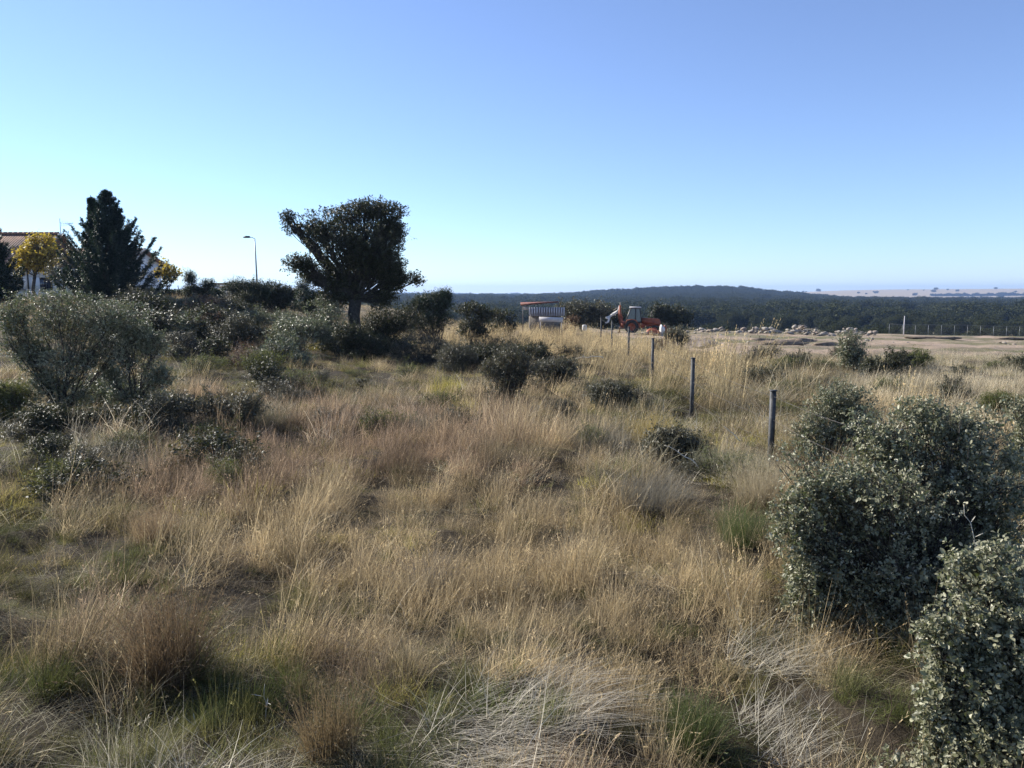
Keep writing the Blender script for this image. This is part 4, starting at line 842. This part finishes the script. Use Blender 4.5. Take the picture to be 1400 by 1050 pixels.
# ------------------------------------------------------------------ grass
def blades(mb, n, R, h, hv, w, lean, bend, wind=(0, 0), segs=4, heads=0, flat=0.0, rg=RNG, tone=.5, tv=.2):
    """curved tapering blades as ribbons"""
    r = R * np.sqrt(rg.random(n)); a = rg.uniform(0, 2 * PI, n); b = np.stack([r * np.cos(a), r * np.sin(a), np.full(n, -.02)], 1)
    H = h * (1 + hv * rg.normal(size=n)).clip(.3, 1.8); az = rg.uniform(0, 2 * PI, n)
    ln = np.abs(rg.normal(0, lean, n)) + flat; dx = np.cos(az) * ln + wind[0] * rg.uniform(.5, 1.3, n) + .4 * b[:, 0] / R * lean; dy = np.sin(az) * ln + wind[1] * rg.uniform(.5, 1.3, n) + .4 * b[:, 1] / R * lean
    bd = bend * rg.uniform(.3, 1.6, n)
    t = np.linspace(0, 1, segs + 1)
    f = t[None] + 0 * H[:, None]; g = bd[:, None] * f ** 2.2
    hh = np.sqrt(dx ** 2 + dy ** 2); nn_ = np.sqrt(1 + hh ** 2); X = b[:, None, 0] + (H * dx / nn_)[:, None] * (f + g * .7); Y = b[:, None, 1] + (H * dy / nn_)[:, None] * (f + g * .7)
    Z = b[:, None, 2] + H[:, None] * (f / np.sqrt(1 + hh[:, None] ** 2) - (hh / nn_)[:, None] * g * .75)
    Z = np.maximum(Z, .01 + 0 * Z)
    p = np.stack([X, Y, Z], -1)
    sa = rg.uniform(0, 2 * PI, n); sd = np.stack([np.cos(sa), np.sin(sa), 0 * sa], 1)
    ww = w * rg.uniform(.6, 1.3, n)[:, None] * (1 - .85 * t[None] ** 1.5)
    A = p + sd[:, None] * ww[..., None] / 2; B = p - sd[:, None] * ww[..., None] / 2
    V = np.stack([A, B], 2).reshape(n, -1, 3); k = 2 * (segs + 1)
    F = np.array([[2 * i, 2 * i + 1, 2 * i + 3, 2 * i + 2] for i in range(segs)])
    tn = np.clip(rg.normal(tone, tv, n), 0, 1)
    mb.add(V.reshape(-1, 3), (F[None] + (np.arange(n) * k)[:, None, None]).reshape(-1, 4), np.repeat(tn, k))
    if heads:   # seed heads: short spikelets round the tip
        m = int(n * heads); q = rg.choice(n, m, replace=False); tip = p[q, -1]; d = p[q, -1] - p[q, -2]; d /= np.linalg.norm(d, axis=1)[:, None] + 1e-9
        K = 7; u = rg.random((m, K, 1)); C = tip[:, None] - d[:, None] * u * h * .22
        mb.leaves(C.reshape(-1, 3), (d[:, None] + rg.normal(size=(m, K, 3)) * .35).reshape(-1, 3), rg.normal(size=(m * K, 3)), h * .05, w * .8, np.clip(np.repeat(tn[q] + .15, K), 0, 1), simple=True)
def protos(name, specs):
    c = bpy.data.collections.new(name)
    for i, fn in enumerate(specs):
        mb = MB(); fn(mb); o = bpy.data.objects.new('%s_%02d' % (name, i), mb.mesh(name, M['grass'])); c.objects.link(o)
    return c
W0 = (.22, .05)
def near_fine(mb): blades(mb, 85, .14, .35, .34, .0027, .48, 1.15, heads=.15, segs=5, tv=.32)
def near_green(mb): blades(mb, 80, .13, .15, .35, .0040, .7, .8, segs=3, tv=.3)
def near_straw(mb): blades(mb, 26, .16, .36, .4, .0042, .8, 1.3, flat=.5, segs=5, tone=.75, tv=.25)
def near_tuft(mb): blades(mb, 150, .10, .36, .25, .0028, .4, .8, segs=4, tv=.3); blades(mb, 60, .12, .2, .3, .003, .8, .7, segs=4, tone=.3)
def near_litter(mb): blades(mb, 55, .22, .20, .4, .0034, 1.0, 1.6, flat=.8, segs=5, tone=.6, tv=.32)
def far_fine(mb): blades(mb, 100, .36, .38, .32, .0060, .42, .9, segs=4, heads=.05, tv=.32)
def far_green(mb): blades(mb, 90, .30, .20, .3, .009, .5, .5, segs=2, tv=.28)
def far_straw(mb): blades(mb, 34, .33, .6, .35, .008, .6, .7, flat=.4, segs=4, tone=.75, tv=.25)
def far_gold(mb): blades(mb, 42, .28, .72, .25, .008, .2, .35, segs=3, heads=.7, tv=.3)
def near_gold(mb): blades(mb, 60, .16, .85, .22, .0035, .18, .4, segs=5, heads=.7)
NP = protos('near_grass_source', [near_fine] * 4 + [near_green] * 3 + [near_straw] * 3 + [near_tuft] * 3 + [near_litter] * 3 + [near_gold] * 2)
NI = dict(fine=(0, 4), green=(4, 7), straw=(7, 10), tuft=(10, 13), litter=(13, 16), gold=(16, 18))
FP = protos('far_grass_source', [far_fine] * 4 + [far_green] * 3 + [far_straw] * 3 + [far_gold] * 3)
FI = dict(fine=(0, 4), green=(4, 7), straw=(7, 10), gold=(10, 13), tuft=(0, 4), litter=(7, 10))
C_TAN = np.array([.43, .34, .20]); C_PINK = np.array([.30, .22, .145]); C_OLIVE = np.array([.145, .135, .05]); C_GREEN = np.array([.095, .115, .035]); C_GOLD = np.array([.45, .355, .20]); C_SILV = np.array([.52, .47, .36]); C_RUST = np.array([.21, .15, .085]); C_YEL = np.array([.32, .28, .06]); C_GREY = np.array([.26, .235, .18]); C_PALE = np.array([.47, .40, .27])
# patches seen in the photograph: (px, py, rx, ry, kind, strength)
PATCH = [
    (640, 720, 330, 150, 'tan', 1.3), (560, 620, 260, 60, 'pink', 1.0), (900, 800, 170, 120, 'tan', 1.0), (420, 600, 130, 70, 'pink', 1.0), (230, 670, 90, 40, 'pink', .9), (860, 870, 130, 90, 'tan', 1.0),
    (150, 790, 200, 90, 'olive', .8), (300, 850, 120, 70, 'olive', .8), (80, 950, 140, 90, 'olive', .9), (420, 830, 110, 60, 'olive', .7), (430, 1000, 130, 60, 'olive', .9), (180, 740, 60, 20, 'green', .9), (150, 620, 200, 50, 'grey', .9), (60, 620, 70, 60, 'olive', .8),
    (700, 980, 170, 80, 'silver', 1.1), (640, 930, 60, 40, 'green', .7), (950, 980, 90, 60, 'green', .9), (1030, 900, 60, 60, 'green', .8), (560, 1000, 60, 50, 'green', .7), (1100, 990, 130, 70, 'silver', .8), (1080, 830, 50, 60, 'green', .8),
    (1010, 740, 50, 40, 'green', .8), (1030, 790, 45, 25, 'rust', .8), (880, 620, 150, 90, 'grey', .9), (860, 560, 130, 60, 'olive', .7), (960, 660, 100, 50, 'silver', .7), (820, 660, 70, 40, 'olive', .7),
    (730, 455, 130, 34, 'gold', 1.4), (900, 500, 110, 50, 'gold', .9), (1000, 520, 70, 50, 'gold', .7), (860, 470, 120, 40, 'gold', 1.2), (1020, 620, 80, 50, 'gold', .6), (640, 450, 60, 16, 'gold', 1.2),
    (1250, 530, 160, 40, 'pale', 1.2), (1350, 500, 120, 30, 'pale', 1.2), (1330, 560, 90, 20, 'pale', 1.0), (1040, 485, 90, 20, 'pale', .9), (1240, 560, 60, 30, 'gold', .8),
    (480, 520, 110, 34, 'olive', 1.0), (300, 500, 120, 50, 'olive', .9), (400, 490, 120, 20, 'tan', .8), (270, 520, 70, 30, 'yel', .7), (620, 530, 26, 16, 'yel', 1.0), (500, 560, 60, 14, 'yel', .6), (450, 470, 80, 12, 'yel', .7), (200, 450, 120, 22, 'tan', .9), (330, 450, 90, 18, 'rust', .6), (600, 600, 40, 14, 'olive', .9), (120, 500, 40, 26, 'yel', .7), (440, 530, 50, 12, 'yel', .6),
    (100, 830, 160, 80, 'pink', .8), (250, 900, 60, 30, 'rust', .5), (60, 900, 60, 40, 'green', 1.0), (330, 930, 90, 40, 'green', 1.1), (290, 990, 60, 40, 'olive', 1.0), (130, 1010, 90, 50, 'grey', 1.0), (430, 900, 60, 30, 'green', .9), (340, 870, 60, 26, 'yel', .8), (230, 820, 40, 20, 'green', .8),
    (400, 780, 80, 40, 'pink', .8), (480, 900, 60, 40, 'pink', .6), (550, 760, 80, 40, 'pink', .8), (140, 720, 60, 16, 'yel', .9), (500, 950, 60, 30, 'green', .9), (620, 1000, 60, 40, 'green', .8), (560, 940, 50, 30, 'yel', .6), (1180, 960, 60, 60, 'green', .8), (1060, 960, 50, 40, 'olive', .8),
    (760, 700, 90, 40, 'pink', .7), (690, 650, 100, 30, 'pink', .8), (900, 700, 60, 40, 'olive', .7), (960, 560, 60, 40, 'olive', .6), (820, 530, 60, 30, 'green', .6),
    (30, 760, 60, 50, 'olive', .8), (250, 770, 60, 30, 'silver', .8), (600, 790, 50, 50, 'silver', .5), (330, 760, 120, 40, 'tan', .7), (130, 860, 90, 30, 'tan', .7), (400, 930, 60, 40, 'green', .7), (270, 830, 40, 50, 'rust', .8), (450, 980, 60, 60, 'rust', .6), (20, 850, 50, 40, 'green', .7),
]
KC = dict(tan=C_TAN, pink=C_PINK, olive=C_OLIVE, green=C_GREEN, gold=C_GOLD, silver=C_SILV, rust=C_RUST, yel=C_YEL, grey=C_GREY, pale=C_PALE)
KK = list(KC)
# share of each growth form per kind
FORM = dict(tan=dict(fine=.88, straw=.05, litter=.07), pink=dict(fine=.9, straw=.03, litter=.07), olive=dict(green=.45, fine=.22, litter=.2, straw=.05, tuft=.08), green=dict(green=.75, tuft=.15, litter=.1), gold=dict(gold=.65, fine=.3, straw=.05),
            silver=dict(straw=.42, litter=.28, green=.2, fine=.1), rust=dict(fine=.5, tuft=.3, green=.2), yel=dict(green=.6, fine=.4), grey=dict(straw=.25, fine=.4, green=.15, litter=.2), pale=dict(fine=.85, straw=.1, green=.05))
def excl(x, y): return dirtmask(x, y)
def grass_field(name, ring, dens, idxmap, coll, hs, under=False):
    HK = np.array([.95, .9, .55, .6, 1.0, .8, .8, .7, .85, .9]); d0, d1 = ring; area = (d1 - d0) * (0.72 * (d0 + d1) + 5); n = int(area * dens); rg = np.random.default_rng(int(d0 * 10) + 5 + 999 * under)
    y = rg.uniform(d0, d1, n); hw = .72 * y + 2.5; hwm = .72 * d1 + 2.5; x = rg.uniform(-1, 1, n) * hwm; k = np.abs(x) < hw; x, y = x[k], y[k]
    z = terrain(x, y); px, py = proj(x, y, z + .15); n = len(x)
    jx = (fbm(x * .9, y * .9, 3, 61) - .5) * 150 * np.clip(12 / y, .2, 1.2); jy = (fbm(x * .9 + 40, y * .9, 3, 62) - .5) * 90 * np.clip(12 / y, .2, 1)
    sc = np.zeros((n, len(KK)))
    base_tan = .35 + .5 * fbm(x * .35, y * .35, 3, 70); sc[:, 0] += base_tan * .6; sc[:, 2] += (.9 * fbm(x * .5, y * .5, 4, 71) ** 2) * 1.1; sc[:, 1] += .5 * fbm(x * .3, y * .3, 3, 72); sc[:, 5] += .9 * sm(.55, .75, fbm(x * .8, y * .8, 3, 73)) * sm(30, 8, y); sc[:, 3] += .6 * sm(.58, .72, fbm(x * 1.1, y * 1.1, 3, 74))
    for cx, cy, rx, ry, kd, st in PATCH:
        q = ((px + jx - cx) / rx) ** 2 + ((py + jy - cy) / ry) ** 2; sc[:, KK.index(kd)] += st * 1.4 * np.exp(-q * 1.2)
    sc[:, 4] -= .5; sc[:, 9] -= .5
    cs = np.where(y < 15, .62, 1.0); gx, gy = np.floor(x / cs), np.floor(y / cs); f1 = np.full(n, 9.); cid = np.zeros((n, 4))
    for ax in (-1, 0, 1):
        for ay in (-1, 0, 1):
            qx, qy = gx + ax, gy + ay; cx_ = (qx + _h(qx, qy, 1)) * cs; cy_ = (qy + _h(qx, qy, 2)) * cs; dd_ = np.hypot(x - cx_, y - cy_) / cs; m_ = dd_ < f1
            f1 = np.where(m_, dd_, f1); cid[m_] = np.stack([_h(qx, qy, 3), _h(qx, qy, 4), _h(qx, qy, 5), _h(qx, qy, 6)], 1)[m_]
    sc += (cid[:, :1] - .5) * np.array([.5, .3, -.7, -.5, 0, .2, 0, -.3, .2, 0]) + (cid[:, 1:2] - .5) * np.array([0, .5, .3, -.3, 0, -.5, .4, .3, .2, 0])
    sc += rg.gumbel(size=sc.shape) * .10
    if under: sc = np.full_like(sc, -9.); q_ = fbm(x * .8, y * .8, 3, 120); sc[:, 2] = .5; sc[:, 3] = q_ * 1.1; sc[:, 7] = (1 - q_) * .8; sc[:, 1] = .42; sc += rg.gumbel(size=sc.shape) * .08
    kd = sc.argmax(1); sc2 = np.exp((sc - sc.max(1)[:, None]) * 5); cw = sc2 / sc2.sum(1)[:, None]
    col = cw @ np.array([KC[k_] for k_ in KK]); own = np.array([KC[k_] for k_ in KK])[kd]; col = .45 * col + .55 * own
    keep = np.ones(n, bool); dm = excl(x, y); keep &= rg.random(n) > dm * .93
    bare = fbm(x * .7, y * .7, 4, 90); keep &= under | (bare > .30) | (rg.random(n) < .5)
    idx = np.zeros(n, int); form = np.empty(n, object); tilt = np.zeros(n); hsc = np.ones(n)
    for j, k_ in enumerate(KK):
        m = np.where(kd == j)[0]
        if not len(m): continue
        fm = FORM[k_]; names = list(fm); pr = np.array([fm[a] for a in names]); ch = rg.choice(len(names), len(m), p=pr / pr.sum())
        for a, nm in enumerate(names):
            mm = m[ch == a]; lo, hi = idxmap[nm]; idx[mm] = rg.integers(lo, hi, len(mm)); form[mm] = nm
            if nm in ('green', 'tuft') and k_ not in ('silver', 'pale', 'tan', 'grey'): pass
            if nm == 'green' and k_ in ('silver', 'grey', 'pale'): col[mm] = C_OLIVE
            if nm in ('straw', 'litter'): col[mm] = .5 * col[mm] + .5 * C_SILV
            if nm == 'straw': hsc[mm] *= 1.05
    clump = .62 + .75 * fbm(x * 1.5, y * 1.5, 3, 91) ** 1.3; patchy = .8 + .5 * fbm(x * .35, y * .35, 2, 92)
    hsc = hsc * HK[kd]; th = np.clip(1.38 - f1 * (1.35 + .6 * cid[:, 2]), .15, 1.15) * (.75 + .6 * cid[:, 3]); s = hs * (.25 + .75 * clump) * patchy * th * 1.22 * rg.uniform(.8, 1.2, n) * hsc * (1 - .6 * dm)
    col = col * rg.uniform(.78, 1.18, n)[:, None] * (.85 + .3 * fbm(x * .6, y * .6, 3, 93))[:, None] * (.58 + .72 * cid[:, 1:2])
    a = rg.uniform(0, 2 * PI, n); t = (.26 + .22 * (fbm(x * .3, y * .3, 2, 94) - .5)) * np.isin(form, ['fine', 'gold', 'tuft', 'straw']) + rg.normal(0, .08, n)
    t = t * (.3 + 1.5 * cid[:, 0]); td = rg.normal(.2, .3, n) + (cid[:, 3] - .5) * 1.3  # lean towards the right, a little away
    # R = tilt about horizontal axis (-sin td, cos td) after spin a
    ux, uy = -np.sin(td), np.cos(td); c, s_ = np.cos(t), np.sin(t); ca, sa = np.cos(a), np.sin(a)
    R00 = c + ux * ux * (1 - c); R01 = ux * uy * (1 - c); R02 = uy * s_; R10 = R01; R11 = c + uy * uy * (1 - c); R12 = -ux * s_; R20 = -uy * s_; R21 = ux * s_; R22 = c
    M00 = R00 * ca + R01 * sa; M10 = R10 * ca + R11 * sa; M20 = R20 * ca + R21 * sa; M21 = -R20 * sa + R21 * ca; M22 = R22
    rot = np.stack([np.arctan2(M21, M22), np.arcsin(np.clip(-M20, -1, 1)), np.arctan2(M10, M00)], 1)
    k = keep
    o = scatter(name, np.stack([x, y, z], 1)[k], rot[k], (s[:, None] * np.stack([.5 + .5 / s, .5 + .5 / s, np.ones(n)], 1))[k], idx[k], col[k], coll)
    return o
grass_field('meadow_grass', (2.4, 7), 56, NI, NP, 1.0)
grass_field('meadow_grass', (7, 13), 46, NI, NP, 1.0)
grass_field('meadow_grass', (13, 24), 14, FI, FP, 1.0)
grass_field('meadow_grass', (24, 60), 6, FI, FP, .8)
grass_field('turf_grass', (2.4, 9), 32, NI, NP, .75, True)
grass_field('turf_grass', (9, 20), 11, FI, FP, .7, True)
grass_field('turf_grass', (20, 50), 3.5, FI, FP, .7, True)
grass_field('field_grass', (60, 112), 1.6, FI, FP, 0.6)

# single tussocks and stalks one can point to
def tussock(label, px, py, n, h, col, R=.16, w=.0028, lean=.4, wind=(0, 0)):
    g = G(px, py); mb = MB(); blades(mb, n, R, h, .22, w, lean, .5 + .5 * (R > .3), segs=6, heads=.25 * (R < .3), wind=wind); blades(mb, n // 3, R, h * .5, .3, w * 1.3, lean * 2, .6, segs=4, tone=.3)
    m = leafmat('tussock_blade', tuple(np.array(col) * .55), tuple(np.array(col) * 1.35), rough=.55, spec=.3, trans=.4, tcol=tuple(col))
    tag(mb.build('grass_tussock', m, loc=g), label, 'tussock', 'large grass tussocks of the meadow')
tussock('tall rusty brown tussock with a black shaded foot in the lower left', 232, 940, 1100, .62, (.17, .12, .07), .20, .0042)
tussock('tan tussock rising between green hollows near the left edge', 215, 745, 900, .42, (.30, .22, .13), .2)
tussock('rusty tussock at the bottom edge left of the middle', 452, 1035, 500, .40, (.19, .14, .075), .14, .004)
tussock('pale leaning tussock at the foot of the nearest fence post', 1040, 690, 1300, .6, (.42, .36, .24), .26, lean=.6)
tussock('bright green tussock left of the largest bush', 1015, 745, 1100, .38, (.12, .15, .055), .2)
tussock('golden tussock in front of the second fence post', 895, 612, 1100, .5, (.42, .33, .12), .28, .004)
tussock('dark grey tussock with purple shade in the middle of the meadow', 590, 810, 700, .4, (.22, .19, .15), .18, lean=.7)
tussock('green tussock at the bottom edge right of the middle', 950, 1020, 900, .3, (.11, .135, .05), .14)
tussock('flattened bleached straw combed to the right at the lower middle', 720, 965, 420, .42, (.60, .55, .44), .42, .0036, .45, (1.5, .3))
tussock('flattened bleached straw at the bottom edge left of the green tussock', 640, 1035, 380, .40, (.58, .53, .43), .36, .0036, .55, (1.3, -.4))
tussock('flattened bleached straw between the green tussock and the nearest bush', 1095, 1010, 420, .46, (.56, .52, .42), .42, .0036, .5, (1.2, .8))
tussock('bleached straw lying over the green hollow left of the largest bush', 1050, 905, 320, .46, (.54, .50, .40), .34, .0036, .5, (1.2, .2))
tussock('grey dead tussock on the shaded bank left of the nearest fence post', 885, 690, 1300, .50, (.23, .21, .16), .45, .0042, .5, (.3, .1))
tussock('grey dead tussock further left on the shaded bank', 810, 615, 1200, .48, (.21, .19, .14), .45, .005, .5, (.3, .1))
tussock('grey dead tussock in the grass left of the twiggy bush', 560, 590, 1100, .42, (.22, .20, .15), .4, .005, .5, (.3, .1))
tussock('dark olive tussock left of the middle of the meadow', 352, 585, 1400, .60, (.17, .16, .10), .5, .005, .5, (.3, .1))
tussock('broad grey green tussock between the two nearest fence posts', 985, 650, 1300, .50, (.27, .26, .16), .45, .0042, .5, (.5, .1))
def stalk(label, pa, pb, d, h0=.1, mat='straw', r=.0035, bend=.08, dd=0.0):
    a = P(pa[0], pa[1], d); b = P(pb[0], pb[1], d + dd)
    mb = MB(); p = bez((0, 0, 0), b - a, (0, 0, bend), 8); mb.tube(p, np.linspace(r, r * .4, 8), 5)
    if mat == 'darkstem':
        for k in range(7): q = p[k + 1 if k < 6 else 7]; mb.tube([q, q + np.array([random.uniform(-.05, .05), random.uniform(-.04, .04), .05])], [r * .5, r * .3], 4)
    else:
        for k in range(3): q = p[3 + k]; mb.leaves([q], np.array([[random.uniform(-1, 1), random.uniform(-1, 1), .3]]), np.array([[0, 0, 1.]]), .09, .004, .5)
    tag(mb.build('dry_stalk', M[mat], loc=a), label, 'stalk', 'single dead stalks in the meadow')
stalk('long white stalk lying across the largest holm oak bush', (1345, 790), (1318, 690), 5.3, r=.005)
stalk('long pale stalk arching over the middle of the meadow', (575, 905), (700, 862), 5.9, bend=.12)
stalk('long pale stalk lying level near the bottom, right of the middle', (985, 1000), (860, 990), 4.75, bend=.05)
stalk('straight pale stalk pointing down from the left at the bottom edge', (82, 1018), (40, 962), 4.6, r=.004)
stalk('upright pale stalk at the bottom left of the middle', (364, 1000), (362, 935), 4.7)
stalk('bent pale stalk at the bottom, between the two upright ones', (315, 1045), (250, 978), 4.5)
stalk('short pale stalk at the very bottom left of the middle', (272, 1050), (255, 1008), 4.4)
stalk('pale stalk slanting over the lower middle straw', (870, 1045), (950, 965), 4.7, r=.004)
stalk('dark thin dead stem standing at the bottom left', (104, 1050), (112, 962), 4.4, mat='darkstem')
stalk('dark dead stem with buds standing at the bottom right, left one', (1215, 1050), (1216, 945), 4.3, mat='darkstem', r=.004)
stalk('dark dead stem with buds standing at the bottom right, right one', (1252, 1050), (1243, 960), 4.3, mat='darkstem', r=.004)
stalk('dark dead stem standing at the bottom centre', (552, 1045), (560, 960), 4.5, mat='darkstem')
stalk('white slanting stalk left of the nearest fence post', (1012, 603), (990, 583), 10.5, r=.008)
stalk('white curved stalk on the shaded bank', (955, 640), (908, 609), 9.5, r=.008, bend=.1)
stalk('pale double stalk standing left of the middle bush', (612, 570), (607, 540), 18, r=.012)
stalk('pale stalk bent over the golden grass', (825, 489), (787, 490), 20, r=.012, bend=.1)

# ------------------------------------------------------------------ haze
def haze():
    mb = MB(); mb.box((0, 4400, 20), (24000, 9300, 130)); m, nt, out = mat_new('haze_air')
    v = N(nt, 'ShaderNodeVolumePrincipled'); v.inputs['Color'].default_value = (0.40, 0.60, 1, 1); v.inputs['Density'].default_value = 0.00013; v.inputs['Anisotropy'].default_value = 0.2
    nt.links.new(v.outputs[0], out.inputs['Volume']); o = mb.build('haze', m); tag(o, kind='stuff')
haze()

# ------------------------------------------------------------------ light
EL, AZ = rad(30), rad(-60)       # azimuth measured from +Y towards +X
S = Vector((math.sin(AZ) * math.cos(EL), math.cos(AZ) * math.cos(EL), math.sin(EL)))
ld = bpy.data.lights.new('sun', 'SUN'); ld.energy = 5.0; ld.angle = rad(.5); ld.color = (1, .94, .84)
lo = bpy.data.objects.new('sun', ld); COL.objects.link(lo); lo.rotation_euler = S.to_track_quat('Z', 'Y').to_euler()
w = bpy.data.worlds.new('World'); scn.world = w; w.use_nodes = True; nt = w.node_tree; bg = nt.nodes['Background']
sk = nt.nodes.new('ShaderNodeTexSky'); sk.sky_type = 'NISHITA'; sk.sun_disc = False; sk.sun_elevation = EL; sk.sun_rotation = AZ; sk.altitude = 800; sk.air_density = 1.0; sk.dust_density = 0.0; sk.ozone_density = 7.0
hs = nt.nodes.new('ShaderNodeHueSaturation'); hs.inputs['Hue'].default_value = 0.506; hs.inputs['Saturation'].default_value = 0.9; nt.links.new(sk.outputs[0], hs.inputs['Color']); nt.links.new(hs.outputs[0], bg.inputs[0]); bg.inputs[1].default_value = 0.098
scn.view_settings.view_transform = 'Standard'; scn.view_settings.look = 'None'; scn.view_settings.gamma = 1; scn.view_settings.exposure = 1.0
scn.render.engine = 'CYCLES'; cy = scn.cycles; cy.max_bounces = 5; cy.diffuse_bounces = 3; cy.glossy_bounces = 2; cy.transmission_bounces = 3; cy.volume_bounces = 0; cy.use_denoising = True; cy.denoising_prefilter = 'ACCURATE'
